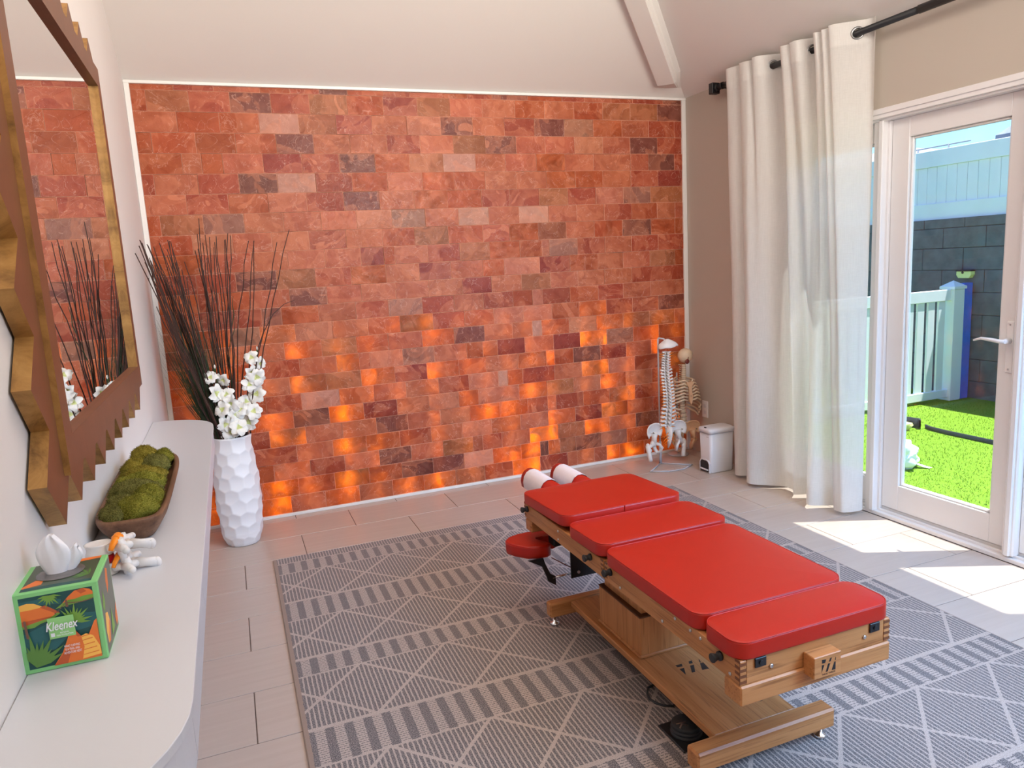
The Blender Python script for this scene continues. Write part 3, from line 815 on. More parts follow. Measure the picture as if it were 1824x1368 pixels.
mb = MB(); mb.prism(br, -1.916, -1.924, lambda a, b, d: (a, d, b)); P(mb, 'arm_bracket', M['black'])
P(MB().tube([(2.118, -1.920, .183), (2.205, -1.920, .1855)], .0042, 10), 'pivot_rod', M['chrome'])
P(MB().tube([(2.118, -1.918, .268), (2.20, -1.918, .21)], .0022, 6), 'arm_cable', M['dark_red'])
pl_ = [(2.196, .404), (2.196, .168), (2.37, .168), (2.37, .404)]
pt = MB(); pt.prism(pl_, -1.925, -1.931, lambda a, b, d: (a, d, b)); pt2 = P(pt, 'arm_plate', M['black'])
P(MB().tube([(2.228, -1.930, .190), (2.228, -1.936, .190)], .0062, 12), 'bolt', M['steel'], pt2)
P(MB().box((2.13, -1.80, .372), (2.20, -1.92, .404), .004), 'arm_carrier', M['black'])
P(MB().box((2.14, -1.842, .30), (2.20, -1.90, .374), .004), 'arm_post', M['black'])

# ---------------------------------------------------------------- foot pedal under the base board
pd = thing('foot_pedal', 'black round foot pedal on a square plate half under the oak table base', 'pedal', (2.18, -2.757, FZ))
MB().box((2.111, -2.690, FZ), (2.25, -2.826, FZ + .008), .002).build('pedal_plate', M['black'], pd)
mb = MB(); mb.lathe([(.046, 0), (.048, .004), (.046, .009), (.043, .010), (.046, .013), (.047, .017), (.044, .020), (.041, .021), (.044, .025), (.044, .031), (.040, .034), (0, .034)], (2.168, -2.756, FZ + .0075), 32)
bl = mb.build('bellows', M['rubber'], pd)
text('lettering', 'K', M['steel'], bl, (2.148, -2.764, FZ + .0420), .045, rot=(0, 0, math.radians(-96)), extrude=.0002)
mb = MB(); mb.tube([(2.26, -2.60, FZ + .004), (2.21, -2.626, FZ + .004), (2.185, -2.612, FZ + .004), (2.170, -2.590, FZ + .004), (2.163, -2.562, FZ + .004), (2.170, -2.535, FZ + .004), (2.19, -2.505, FZ + .004), (2.25, -2.49, FZ + .004)], .0038, 8)
mb.build('power_cord', M['rubber'], pd)

# ---------------------------------------------------------------- floating console
CZ0, CZ1 = .712, .807
cr_ = .25
def console_outline(ins, n=10):
    x0, x1, ya, yb = XL + .002, .912 - ins, -.80 - ins, -3.555 + ins
    r = cr_ - ins; p = [(x0, ya)]
    for i in range(n + 1):
        a = PI/2 - PI/2 * i / n; p.append((x1 - r + r * math.cos(a), ya - r + r * math.sin(a)))
    for i in range(n + 1):
        a = -PI/2 * i / n; p.append((x1 - r + r * math.cos(a), yb + r + r * math.sin(a)))
    p.append((x0, yb)); return p
cons = thing('console', 'white wall-mounted console with rounded ends under the gilded mirror', 'console', (.78, -2.18, CZ0))
mb = MB(); o0 = console_outline(.0012); o1 = console_outline(0.0)
n = len(o0)
R_ = [[Vector((a, b, .7895)) for a, b in o0], [Vector((a, b, .7907)) for a, b in o1], [Vector((a, b, CZ1 - .0015)) for a, b in o1], [Vector((a, b, CZ1)) for a, b in o0]]
mb.grid(R_, sm=False, closed_u=True); mb.add(R_[0], [tuple(range(n))[::-1]]); mb.add(R_[3], [tuple(range(n))])
mb.build('console_top', M['satin'], cons)
# drawer fronts, split by narrow upright gaps
cuts = [-.80, -1.05, -1.60, -2.163, -2.777, -3.305, -3.56]
def body_seg(ya, yb):
    full = console_outline(.004, 16); pts = [p for p in full if yb + .0016 <= p[1] <= ya - .0016]
    x0 = XL + .003
    def xat(y):
        best = None
        for a, b in zip(full, full[1:]):
            lo, hi = min(a[1], b[1]), max(a[1], b[1])
            if lo <= y <= hi and hi - lo > 1e-9:
                tt = (y - a[1]) / (b[1] - a[1]); x = a[0] + (b[0] - a[0]) * tt
                best = x if best is None else max(best, x)
        return best
    pa = [(x0, min(ya - .0016, full[0][1])), (xat(min(ya - .0016, full[0][1] - 1e-4)) or x0, min(ya - .0016, full[0][1]))]
    pb = [(xat(max(yb + .0016, full[-1][1] + 1e-4)) or x0, max(yb + .0016, full[-1][1])), (x0, max(yb + .0016, full[-1][1]))]
    mid = [p for p in pts if p[0] > x0 + .01 and abs(p[1] - pa[1][1]) > 1e-4 and abs(p[1] - pb[0][1]) > 1e-4]
    return pa + mid + pb
for a, b in zip(cuts, cuts[1:]):
    mb = MB(); mb.prism(body_seg(a, b), CZ0, .7885, lambda x, y, d: (x, y, d)); mb.build('drawer_front', M['satin'], cons)

# ---------------------------------------------------------------- gilded mirror with toothed frame
mir = thing('wall_mirror', 'large mirror in a gilded zigzag frame hung above the console', 'mirror', (XL + .004, -2.15, 1.62))
mx0, mx1 = XL + .005, .686
pb_, pl2 = .1695, .180
ol = []
yl, yr, zb_, zt_ = -2.936, -1.372, .977, 2.267
ty = [-2.835 + pb_ * i for i in range(9)]          # outward tips along the bottom and the top
tz = [1.08 + pl2 * i for i in range(7)]            # outward tips along both uprights
for i, y in enumerate(ty):
    ol.append((y, zb_))
    if i < 8: ol.append((y + pb_/2, zb_ + .083))
for i, z in enumerate(tz):
    ol.append((yr, z))
    if i < 6: ol.append((yr - .083, z + pl2/2))
for i, y in enumerate(ty[::-1]):
    ol.append((y, zt_))
    if i < 8: ol.append((y - pb_/2, zt_ - .083))
for i, z in enumerate(tz[::-1]):
    ol.append((yl, z))
    if i < 6: ol.append((yl + .083, z - pl2/2))
op = [(-2.735, 1.131), (-1.478, 1.131), (-1.478, 2.118), (-2.735, 2.118)]
mb = MB(); n = len(ol)
v = [Vector((mx1, a, b)) for a, b in ol] + [Vector((mx0, a, b)) for a, b in ol]
mb.add(v, [(i, n + i, n + (i+1) % n, (i+1) % n) for i in range(n)], 0)
# front face: polygon with the opening cut out, as fan strips between outline and opening
def fill_ring(outer, inner, x, m):
    bm = bmesh.new()
    vo = [bm.verts.new((x, a, b)) for a, b in outer]; vi = [bm.verts.new((x, a, b)) for a, b in inner]
    es = [bm.edges.new((vo[i], vo[(i+1) % len(vo)])) for i in range(len(vo))] + [bm.edges.new((vi[i], vi[(i+1) % len(vi)])) for i in range(len(vi))]
    bmesh.ops.triangle_fill(bm, use_beauty=True, use_dissolve=False, edges=es)
    bm.verts.index_update()
    mb.add([v_.co.copy() for v_ in bm.verts], [tuple(q.index for q in f_.verts) for f_ in bm.faces], m); bm.free()
fill_ring(ol, op, mx1, 1)
vi = [Vector((mx1, a, b)) for a, b in op] + [Vector((mx0 + .006, a, b)) for a, b in op]
mb.add(vi, [(i, (i+1) % 4, 4 + (i+1) % 4, 4 + i) for i in range(4)], 1)
mb.add([Vector((mx0, a, b)) for a, b in ol], [tuple(range(n))], 0)
mb.build('zigzag_frame', [M['gold'], M['bronze']], mir)
def frame_bar(y0, z0, y1, z1, nm='inner_frame'): pass
mb = MB(); rx0, rx1 = mx1 - .001, .698
ro = [(-2.792, 1.064), (-1.424, 1.064), (-1.424, 2.180), (-2.792, 2.180)]; ri = [(-2.727, 1.137), (-1.482, 1.137), (-1.482, 2.112), (-2.727, 2.112)]
v = [Vector((rx1, a, b)) for a, b in ro] + [Vector((rx1, a, b)) for a, b in ri] + [Vector((rx0, a, b)) for a, b in ro] + [Vector((.682, a, b)) for a, b in ri]
for i in range(4):
    j = (i + 1) % 4
    mb.add(v, [(i, j, 4 + j, 4 + i)], 1); mb.add(v, [(i, 8 + i, 8 + j, j)], 0); mb.add(v, [(4 + i, 4 + j, 12 + j, 12 + i)], 0 if i == 1 else 1)
mb.build('inner_frame', [M['gold'], M['bronze']], mir)
MB().box((.676, -2.7345, 1.1315), (.6825, -1.4785, 2.1175)).build('mirror_glass', M['mirror'], mir)
MB().box((XL + .0005, -2.80, 1.05), (XL + .0052, -1.45, 2.20)).build('gap_shade_board', M['shadow_gap'], mir)  # dark sheet standing in for the shade between frame and wall

# ---------------------------------------------------------------- tissue box
tx0, tx1, ty0, ty1, tz0, tz1 = .648, .772, -2.972, -3.101, CZ1 + .0005, CZ1 + .141
tbx = thing('tissue_box', 'green cube tissue box printed with canyon and agave art on the console', 'tissue box', ((tx0+tx1)/2, (ty0+ty1)/2, tz0))
GR = plain('box_green', srgb(134, 206, 132)[:3], 0.45, var=0.02)
TE = plain('print_teal', srgb(22, 78, 78)[:3], 0.45, var=0.10, vscale=30); TE2 = plain('print_teal_light', srgb(36, 100, 104)[:3], 0.45, var=0.05)
OR = plain('print_orange', srgb(232, 122, 52)[:3], 0.45, var=0.05, vscale=30); OR2 = plain('print_rust', srgb(196, 92, 48)[:3], 0.45, var=0.05); YE = plain('print_yellow', srgb(250, 190, 86)[:3], 0.45, var=0.05); OL = plain('print_leaf', srgb(118, 164, 66)[:3], 0.45, var=0.06, vscale=40)
DG = plain('print_dark_leaf', srgb(92, 138, 62)[:3], 0.45, var=0.05); LG = plain('print_label', srgb(152, 214, 134)[:3], 0.45, var=0.02); TXW = plain('print_white', (0.86, 0.88, 0.92), 0.5, var=0.01); BR_ = plain('print_brown', srgb(120, 86, 70)[:3], 0.5, var=0.03)
carton = MB().box((tx0, ty0, tz0), (tx1, ty1, tz1), .0015).build('carton', GR, tbx)
LAY = 0
def clip(p, lo, hi):
    for ax, lim, sg in ((0, lo[0], 1), (0, hi[0], -1), (1, lo[1], 1), (1, hi[1], -1)):
        out = []
        for a, b in zip(p, p[1:] + p[:1]):
            ia, ib = (a[ax] - lim) * sg >= 0, (b[ax] - lim) * sg >= 0
            if ia: out.append(a)
            if ia != ib:
                t = (lim - a[ax]) / (b[ax] - a[ax]); out.append((a[0] + (b[0]-a[0])*t, a[1] + (b[1]-a[1])*t))
        p = out
        if len(p) < 3: return []
    return p
def printed(polys, mp, name):
    """polys: list of (material, polygon); each lies a hair above the one before it"""
    mb = MB(); mats = []
    for i, (mt, p) in enumerate(polys):
        if mt not in mats: mats.append(mt)
        d = .00015 + .00006 * i
        mb.add([mp(a, b, d) for a, b in p], [tuple(range(len(p)))], mats.index(mt))
    return mb.build(name, mats, carton, recalc=False)
W3, H3 = tx1 - tx0, tz1 - tz0
fm = lambda u, w, d: Vector((tx0 + u * W3, ty1 - d, tz0 + w * H3))
def fan(cx, cy, r, a0, a1, n, mt, wd=.035, asp=1.0):
    out = []
    for i in range(n):
        a = math.radians(a0 + (a1 - a0) * i / (n - 1)); rr = r * (.82 + .18 * math.sin(i * 2.4))
        dx, dy = math.cos(a), math.sin(a); px, py = -dy, dx
        out.append((mt, [(cx, cy), (cx + dx*rr*.45 + px*wd, cy + (dy*rr*.45 + py*wd) * asp), (cx + dx*rr, cy + dy*rr * asp), (cx + dx*rr*.45 - px*wd, cy + (dy*rr*.45 - py*wd) * asp)]))
    return out
pol = [(TE, [(.07, .055), (.93, .055), (.93, .945), (.07, .945)]), (TE2, [(.07, .25), (.40, .25), (.62, .42), (.93, .46), (.93, .62), (.60, .66), (.07, .5)]), (TE2, [(.07, .90), (.30, .90), (.55, .86), (.55, .80), (.07, .86)]),
       (OR, [(.07, .86), (.16, .875), (.24, .86), (.36, .79), (.50, .70), (.46, .655), (.07, .60)]), (YE, [(.07, .86), (.16, .875), (.24, .86), (.34, .80), (.20, .79), (.07, .79)]), (OR2, [(.30, .80), (.36, .815), (.42, .775), (.52, .695), (.46, .70)]), (OR2, [(.07, .66), (.30, .665), (.46, .67), (.42, .645), (.07, .60)]),
       (OL, [(.07, .60), (.24, .63), (.40, .655), (.49, .70), (.52, .685), (.42, .63), (.28, .60), (.20, .565), (.07, .57)]),
       (OL, [(.47, .745), (.56, .80), (.66, .85), (.93, .865), (.93, .80), (.75, .775), (.62, .765)]), (OR, [(.56, .80), (.64, .875), (.72, .93), (.82, .945), (.90, .92), (.93, .885), (.93, .85), (.82, .85), (.72, .83), (.64, .83)]), (OR2, [(.74, .93), (.82, .945), (.86, .90), (.79, .88)])]
pol += fan(.42, .93, .17, 190, 350, 9, OL, .014)
pol += fan(.66, .55, .25, -8, 172, 13, OL, .018)
pol += fan(.16, .075, .44, 20, 118, 9, DG, .034)
pol += [(OR, [(.36, .055), (.48, .20), (.56, .36), (.60, .465), (.66, .45), (.72, .36), (.80, .34), (.90, .52), (.93, .54), (.93, .055)]), (OR2, [(.36, .055), (.52, .22), (.58, .20), (.52, .055)]), (OR2, [(.60, .465), (.66, .45), (.72, .36), (.68, .36)]),
        (YE, [(.70, .07), (.93, .09), (.92, .20), (.86, .34), (.78, .38), (.72, .36), (.74, .22)])]
for w_ in (.115, .175, .235, .295, .345): pol.append((OR, [(.715, w_), (.91 - (w_ - .1) * .3, w_ + .012), (.91 - (w_ - .1) * .3, w_ + .024), (.72, w_ + .008)]))
for i in range(22):      # hanging chain
    u = .47 + .46 * i / 21; w_ = .70 + .11 * min(1, (u - .47) / .14) - .02 * math.sin(max(0, (u - .61)) / .32 * PI)
    pol.append((BR_, [(u - .010, w_ - .006), (u + .010, w_ - .006), (u + .010, w_ + .006), (u - .010, w_ + .006)]))
pol.append((BR_, [(.60, .76), (.635, .76), (.625, .85), (.605, .85)])); pol.append((BR_, [(.105, .46), (.135, .45), (.125, .68), (.095, .68)]))
pol.append((LG, [(.365, .395), (.67, .395), (.67, .655), (.365, .655)]))
pol = [(m_, q_) for m_, q_ in ((m_, clip(list(p_), (.07, .055), (.93, .945))) for m_, p_ in pol) if q_]
printed(pol, fm, 'front_print')
text('brand_lettering', 'Kleenex', TXW, carton, (tx0 + .515 * W3, ty1 - .0062, tz0 + .548 * H3), .021, shear=.28, width=.047, extrude=.0001, offset=.0003)
text('lettering', 'NATIONAL\nPARK FOUNDATION', TXW, carton, (tx0 + .545 * W3, ty1 - .0062, tz0 + .445 * H3), .0042, width=.024, extrude=.0001)
text('lettering', '+', TXW, carton, (tx0 + .52 * W3, ty1 - .0062, tz0 + .492 * H3), .007, extrude=.0001)
text('lettering', 'WHAT CARVING\nIS A TRAIL AND\nADVENTURE NEXT', TXW, carton, (tx0 + .605 * W3, ty1 - .0062, tz0 + .235 * H3), .0058, width=.026, extrude=.0001)
mb = MB(); mb.prism([(.385, .425), (.43, .425), (.43, .47), (.385, .47)], .0060, .0062, lambda a, b, d: fm(a, b, d)); mb.build('small_emblem', TXW, carton)
tm = lambda u, w, d: Vector((tx0 + u * W3, ty1 + w * (ty0 - ty1), tz1 + d))
TEd = plain('print_olive_dark', srgb(70, 84, 66)[:3], 0.3, var=0.08)
pt_ = [(TEd, [(.08, .06), (.92, .06), (.92, .985), (.08, .985)]), (OR, [(.55, .86), (.92, .90), (.92, .985), (.62, .985)]), (OR, [(.08, .22), (.20, .40), (.30, .38), (.30, .22), (.08, .16)]), (TE, [(.08, .06), (.92, .06), (.92, .14), (.45, .16), (.08, .16)])]
pt_ += fan(.86, .30, .32, 95, 200, 6, DG, .016)
pt_ = [(m_, q_) for m_, q_ in ((m_, clip(list(p_), (.08, .06), (.92, .985))) for m_, p_ in pt_) if q_]
printed(pt_, tm, 'top_print')
sm_ = lambda u, w, d: Vector((tx1 + d, ty1 + u * (ty0 - ty1), tz0 + w * H3))
ps_ = [(TEd, [(.05, .03), (.97, .03), (.97, .97), (.05, .97)]), (OR, [(.55, .62), (.66, .70), (.72, .90), (.60, .95), (.52, .80)]), (YE, [(.12, .30), (.20, .50), (.34, .46), (.42, .30), (.30, .12), (.16, .12)]), (OR, [(.16, .12), (.36, .36), (.42, .30), (.30, .10)]), (OL, [(.12, .60), (.22, .80), (.30, .64), (.20, .52)]), (OR, [(.80, .2), (.97, .35), (.97, .10), (.85, .06)]), (OL, [(.45, .1), (.60, .42), (.70, .12)])]
printed(ps_, sm_, 'side_print')
fl = MB(); ov = []
for i in range(28):
    a = 2 * PI * i / 28; ov.append((.47 + .33 * math.cos(a) * (1 - .1 * math.cos(a)**2), .56 + .27 * math.sin(a)))
fl.add([tm(u, w, .0011) for u, w in ov], [tuple(range(28))]); fl.build('film_window', plain('clear_film', (0.14, 0.128, 0.125), 0.12, var=0.15, vscale=60), carton, recalc=False)
# the pulled-up tissue: a folded sheet rising to a soft rounded peak with a side flap
tcx, tcy = tx0 + .47 * W3, ty1 + .60 * (ty0 - ty1)
mb = MB()
for lay, (x_, dy, hh, sk, w0) in enumerate(((-.006, 0.0, .068, -.003, .021), (.013, .008, .040, .012, .012))):
    front, back = [], []
    for i in range(18):
        t = i / 17; rf, rb_ = [], []
        wd = w0 * (.72 + .50 * math.sin(PI * min(1, t * .8 + .06))) * math.sqrt(max(.02, 1 - max(0, t - .55) ** 2 / .26))
        for k in range(25):
            u = k / 12 - 1
            x = tcx + x_ + sk * t + u * wd
            cr = .0075 * abs(((u * 1.15 + .45 * t + lay * .4) % 1.0) - .5) * t + .004 * abs(((u * .8 - .9 * t + .2) % 1.0) - .5) * t
            bulge = .012 * math.sqrt(max(0, 1 - u * u)) * (1 - .55 * t)
            z = tz1 + .0012 + hh * t * (1 - .10 * u * u - .06 * u) + .0025 * math.sin(2.4 * u + lay) * t
            rf.append(Vector((x, tcy + dy - bulge - cr, z))); rb_.append(Vector((x, tcy + dy + bulge * .7 + cr, z)))
        front.append(rf); back.append(rb_)
    mb.grid([f_ + b_[::-1] for f_, b_ in zip(front, back)], closed_u=True)
    mb.grid([front[-1], back[-1]])
ts = mb.build('tissue', plain('tissue_paper', (0.84, 0.85, 0.90), 0.85, var=0.02), loc=(tcx, tcy, tz1))
tag(ts, 'white tissue pulled up out of the printed cube box', 'tissue')

# ---------------------------------------------------------------- vertebra model on the console
vm = thing('vertebra_model', 'white plastic model of two joined vertebrae with red disc beside tissue box', 'anatomy model', (.735, -2.69, CZ1))
def vert_big(z, dx, nm):
    mb = MB(); c = (.712 + dx, -2.685, z); k = 26
    prof = [(0, -.0135), (.024, -.0135), (.0285, -.012), (.0255, -.004), (.0248, .003), (.0275, .0105), (.0285, .013), (.025, .0138), (.022, .0125), (0, .0115)]
    n0 = len(mb.v); mb.lathe(prof, c, k)
    for i in range(n0, len(mb.v)): mb.v[i].y = c[1] + (mb.v[i].y - c[1]) * .85
    x = c[0]; y = c[1]
    for s in (-1, 1):
        mb.tube([(x + .020, y + s*.014, z + .002), (x + .034, y + s*.017, z + .003), (x + .046, y + s*.016, z + .004)], [.009, .0085, .011], 10)                                    # pedicle
        mb.tube([(x + .040, y + s*.016, z + .003), (x + .052, y + s*.034, z + .004), (x + .060, y + s*.050, z + .002)], [.011, .0085, .0075], 10); mb.ell((x + .060, y + s*.050, z + .002), (.0082, .0082, .0075), 10, 6)   # transverse
        mb.tube([(x + .048, y + s*.020, z - .030), (x + .047, y + s*.018, z - .016), (x + .046, y + s*.016, z + .008), (x + .045, y + s*.018, z + .022)], [.0065, .0085, .0115, .0075], 10)   # articular
        mb.tube([(x + .048, y + s*.014, z + .002), (x + .060, y + s*.006, z + .001), (x + .066, y, z)], [.010, .009, .009], 10)                       # lamina
    mb.tube([(x + .062, y, z), (x + .082, y, z - .003), (x + .104, y, z - .007)], [.010, .008, .0095], 12, flat=1.3); mb.ell((x + .104, y, z - .007), (.0095, .0095, .0125), 10, 8)
    return mb.build(nm, M['bone_white'], vm)
vert_big(CZ1 + .0142 + .0005, 0.0, 'vertebra'); vert_big(CZ1 + .060, -.006, 'vertebra')
mb = MB(); mb.lathe([(0, -.008), (.0235, -.008), (.026, 0), (.0235, .0085), (0, .0085)], (.709, -2.685, CZ1 + .0365), 26); mb.build('disc', M['disc_red'], vm)
for z, k in ((CZ1 + .079, 1.15), (CZ1 + .040, .9)):
    mb = MB(); mb.tube([(.744, -2.688, z), (.743, -2.704, z + .001), (.738, -2.716, z - .006), (.734, -2.722, z - .016)], [.008 * k, .0075 * k, .0062 * k, .0048 * k], 10, flat=.7); mb.ell((.745, -2.686, z + .001), (.011 * k, .012 * k, .006 * k), 12, 8)
    mb.tube([(.744, -2.684, z), (.743, -2.668, z + .001), (.740, -2.655, z - .006)], [.008 * k, .007 * k, .005 * k], 10, flat=.7); mb.build('nerve_root', M['nerve'], vm)

# ---------------------------------------------------------------- dough bowl with moss
bc = (.744, -2.16)
def bowl_pt(u, k, z, hx=.086, hy=.368):
    c, s = math.cos(u), math.sin(u); e = .42
    return Vector((bc[0] + hx * k * math.copysign(abs(c) ** e, c), bc[1] + hy * (k if k > .8 else k) * math.copysign(abs(s) ** e, s), z))
rows = []
NB = 56
for k, z, ks in ((.60, CZ1 + .0006, .86), (.68, CZ1 + .003, .89), (.90, CZ1 + .034, .965), (.985, CZ1 + .052, .995), (1.0, CZ1 + .058, 1.0), (.985, CZ1 + .0615, .994), (.86, CZ1 + .0615, .955), (.84, CZ1 + .058, .948), (.74, CZ1 + .030, .91), (.55, CZ1 + .016, .82)):
    r = []
    for i in range(NB):
        u = 2 * PI * i / NB; p = bowl_pt(u, 1, z)
        w = .0016 * math.sin(5 * u + 1) + .001 * math.sin(11 * u)
        r.append(Vector((bc[0] + (p.x - bc[0]) * (k + w * 4), bc[1] + (p.y - bc[1]) * (ks + w), z + .003 * abs(math.sin(u)) ** 6 * (z > CZ1 + .03))))
    rows.append(r)
mb = MB(); mb.grid(rows, closed_u=True); mb.add(rows[0], [tuple(range(NB))[::-1]]); mb.add(rows[-1], [tuple(range(NB))])
bw = mb.build('dough_bowl', oak('bowl_wood', 'y', srgb(86, 56, 38), srgb(120, 84, 60), srgb(152, 112, 84), 0.6), loc=(bc[0], bc[1], CZ1))
tag(bw, 'long brown wooden dough bowl filled with moss on the white console', 'bowl')
MO = []
for nm, c0, c1, c2 in (('moss_olive', (74, 62, 14), (126, 112, 34), (166, 148, 64)), ('moss_green', (66, 64, 14), (118, 114, 36), (158, 152, 64)), ('moss_deep', (56, 52, 22), (102, 98, 46), (140, 134, 72))):
    m, t, b = newmat(nm); v = coords(t); n1 = noise_tex(t, v, 26, 5, 0.7); n2 = noise_tex(t, v, 320, 2, 0.6)
    c = mix(t, 0.5, ramp(t, n1, [(0.3, srgb(*c0)), (0.5, srgb(*c1)), (0.72, srgb(*c2))]), ramp(t, n2, [(0.35, srgb(*c0)), (0.65, srgb(*c2))]))
    t.links.new(c, b.inputs['Base Color']); setp(b, rough=0.95, spec=0.1); bump(t, b, n2, 0.8, 0.004); MO.append(m)
random.seed(5)
def clump(x, y, z, rx, ry, rz, mi, lab):
    mb = MB(); bm = bmesh.new(); bmesh.ops.create_icosphere(bm, subdivisions=4, radius=1)
    sd = Vector((random.random() * 9, random.random() * 9, 0)); pts = []
    for v in bm.verts:
        d = 1 + .16 * noise.noise(v.co * 1.7 + sd) + .10 * noise.noise(v.co * 5 + sd)
        pts.append(Vector((x + v.co.x * rx * 1.08 * d, y + v.co.y * ry * .93 * d, z + .004 + v.co.z * rz * 1.08 * d)))
    fs = [tuple(q.index for q in f.verts) for f in bm.faces]
    nr = [v.co.copy() for v in bm.verts]; bm.free()
    mb.add(pts, fs, 0, True)
    for i in range(2600):
        k = random.randrange(len(pts)); p = pts[k]; n = nr[k]
        if n.z < -.25: continue
        t = Vector((random.uniform(-1, 1), random.uniform(-1, 1), random.uniform(-1, 1))); d = (n * .9 + t * .75).normalized() * random.uniform(.0025, .0065)
        w = d.cross(t).normalized() * .0007; p = p + Vector((random.uniform(-.002, .002), random.uniform(-.002, .002), 0))
        mb.add([p - w, p + w, p + d], [(0, 1, 2)])
    o = mb.build('moss_clump', MO[mi], loc=(x, y, z), recalc=False)
    tag(o, lab, 'moss', 'moss clumps in the dough bowl')
zc = CZ1 + .052
for a in [(.722, -1.850, zc + .012, .040, .052, .036, 0, 'brown-olive moss clump at the far end of the bowl, wall side'),
          (.778, -1.862, zc + .006, .028, .045, .028, 1, 'small green moss clump at the far end of the bowl, room side'),
          (.708, -1.985, zc + .008, .036, .058, .034, 0, 'olive moss clump second from the far end, wall side'),
          (.763, -1.985, zc + .010, .040, .060, .034, 2, 'dark patchy moss clump second from the far end, room side'),
          (.702, -2.085, zc + .002, .026, .036, .028, 1, 'small low moss clump against the wall-side rim mid bowl'),
          (.742, -2.100, zc + .006, .058, .042, .034, 0, 'wide flat moss ridge across the bowl, farthest of three ridges'),
          (.740, -2.180, zc + .006, .062, .040, .034, 1, 'wide flat moss ridge across the bowl, middle of three ridges'),
          (.733, -2.255, zc + .006, .060, .042, .035, 2, 'wide flat moss ridge across the bowl, nearest of three ridges'),
          (.774, -2.325, zc + .005, .034, .050, .032, 1, 'rounded moss clump against the room-side rim near the front'),
          (.713, -2.370, zc + .003, .034, .055, .032, 2, 'dark green moss clump on the wall side behind the nearest ones'),
          (.706, -2.442, zc + .000, .032, .048, .030, 2, 'grey-green moss clump at the near end of the bowl, wall side'),
          (.757, -2.430, zc + .006, .046, .054, .037, 1, 'bright green moss clump at the near end of the bowl, largest')]: clump(*a)

# ---------------------------------------------------------------- faceted floor vase with twigs and flowers
vc = Vector((.970, -.322, 0)); VH = .605
def vase_R(z):
    t = z / VH
    pts = [(0, .084), (.03, .094), (.12, .109), (.32, .118), (.5, .119), (.68, .114), (.85, .105), (1.0, .099)]
    for (a, ra), (b, rb_) in zip(pts, pts[1:]):
        if t <= b: 
            s = (t - a) / (b - a); return ra + (rb_ - ra) * s
    return pts[-1][1]
random.seed(21)
cells = []
na = 10
rowsC = 9
for j in range(rowsC):
    z = VH * (j + .35) / rowsC
    for i in range(na):
        cells.append(((i + (.5 if j % 2 else 0) + random.uniform(-.16, .16)) / na * 2 * PI, z + random.uniform(-.009, .009)))
NZ, NA = 130, 176
rows = []
for iz in range(NZ):
    z = .004 + (VH - .008) * iz / (NZ - 1); R0 = vase_R(z); r_ = []
    near = [c for c in cells if abs(c[1] - z) < .085]
    for k in range(NA):
        a = 2 * PI * k / NA; best = 9; bd = 9
        for ca, cz in near:
            da = (a - ca + PI) % (2 * PI) - PI
            if abs(da) > .8: continue
            d2 = (da * R0) ** 2 + (cz - z) ** 2
            if d2 < bd: bd = d2
        dd = math.sqrt(bd)
        # shallow dished facets: lowest at the cell centre, ridge at the cell border
        dep = max(0, 1 - (dd / .047) ** 2)
        r = R0 - .0095 * dep + .003
        r_.append(Vector((vc.x + r * math.cos(a), vc.y + r * math.sin(a), z)))
    rows.append(r_)
base_ = [[Vector((vc.x + r * math.cos(2*PI*k/NA), vc.y + r * math.sin(2*PI*k/NA), .0004)) for k in range(NA)] for r in (.076,)]
inn = [[Vector((vc.x + r * math.cos(2*PI*k/NA), vc.y + r * math.sin(2*PI*k/NA), z)) for k in range(NA)] for r, z in ((.096, VH), (.090, VH - .003), (.086, VH - .06), (.080, VH - .16))]
mb = MB(); mb.grid(base_ + rows + inn, closed_u=True); mb.add(base_[0], [tuple(range(NA))[::-1]]); mb.add(inn[-1], [tuple(range(NA))])
o = mb.build('floor_vase', M['vase'], loc=(vc.x, vc.y, 0))
tag(o, 'tall white floor vase with honeycomb facets in the back left corner', 'vase')
TW = plain('dark_twig', srgb(62, 36, 26)[:3], 0.6, var=0.25, vscale=50)
TIPS = [(0.688, -0.936, 1.563), (0.689, -0.681, 1.631), (0.681, -0.561, 1.634), (0.693, -0.788, 1.6), (0.684, -0.534, 1.625), (0.687, -0.532, 1.604), (0.685, -0.296, 1.628), (0.693, -0.354, 1.621), (0.716, -0.328, 1.614), (0.749, -0.406, 1.628), (0.746, -0.328, 1.624), (0.741, -0.291, 1.477), (0.785, -0.346, 1.643), (0.79, -0.311, 1.641), (0.797, -0.323, 1.637), (0.803, -0.42, 1.614), (0.941, -0.309, 1.747), (0.925, -0.335, 1.668), (0.921, -0.382, 1.592), (0.948, -0.425, 1.619), (0.961, -0.292, 1.665), (0.981, -0.354, 1.65), (0.996, -0.315, 1.599), (1.013, -0.289, 1.656), (1.003, -0.316, 1.625), (1.072, -0.283, 1.669), (1.055, -0.367, 1.635), (1.052, -0.302, 1.635), (1.082, -0.359, 1.653), (1.17, -0.28, 1.627), (1.197, -0.289, 1.626), (1.19, -0.414, 1.616), (1.304, -0.408, 1.608), (1.373, -0.395, 1.671), (0.735, -0.276, 1.463), (0.748, -0.36, 1.469), (0.723, -0.33, 1.559), (0.716, -0.382, 1.522), (0.696, -0.349, 1.545), (0.693, -0.368, 1.559), (0.834, -0.374, 1.494), (0.809, -0.336, 1.532), (0.957, -0.337, 1.547), (0.904, -0.285, 1.589), (0.712, -0.321, 1.471), (0.693, -0.624, 1.532), (0.684, -0.271, 1.473), (0.925, -0.323, 1.459), (0.726, -0.404, 1.426), (0.783, -0.292, 1.392)]
random.seed(19)
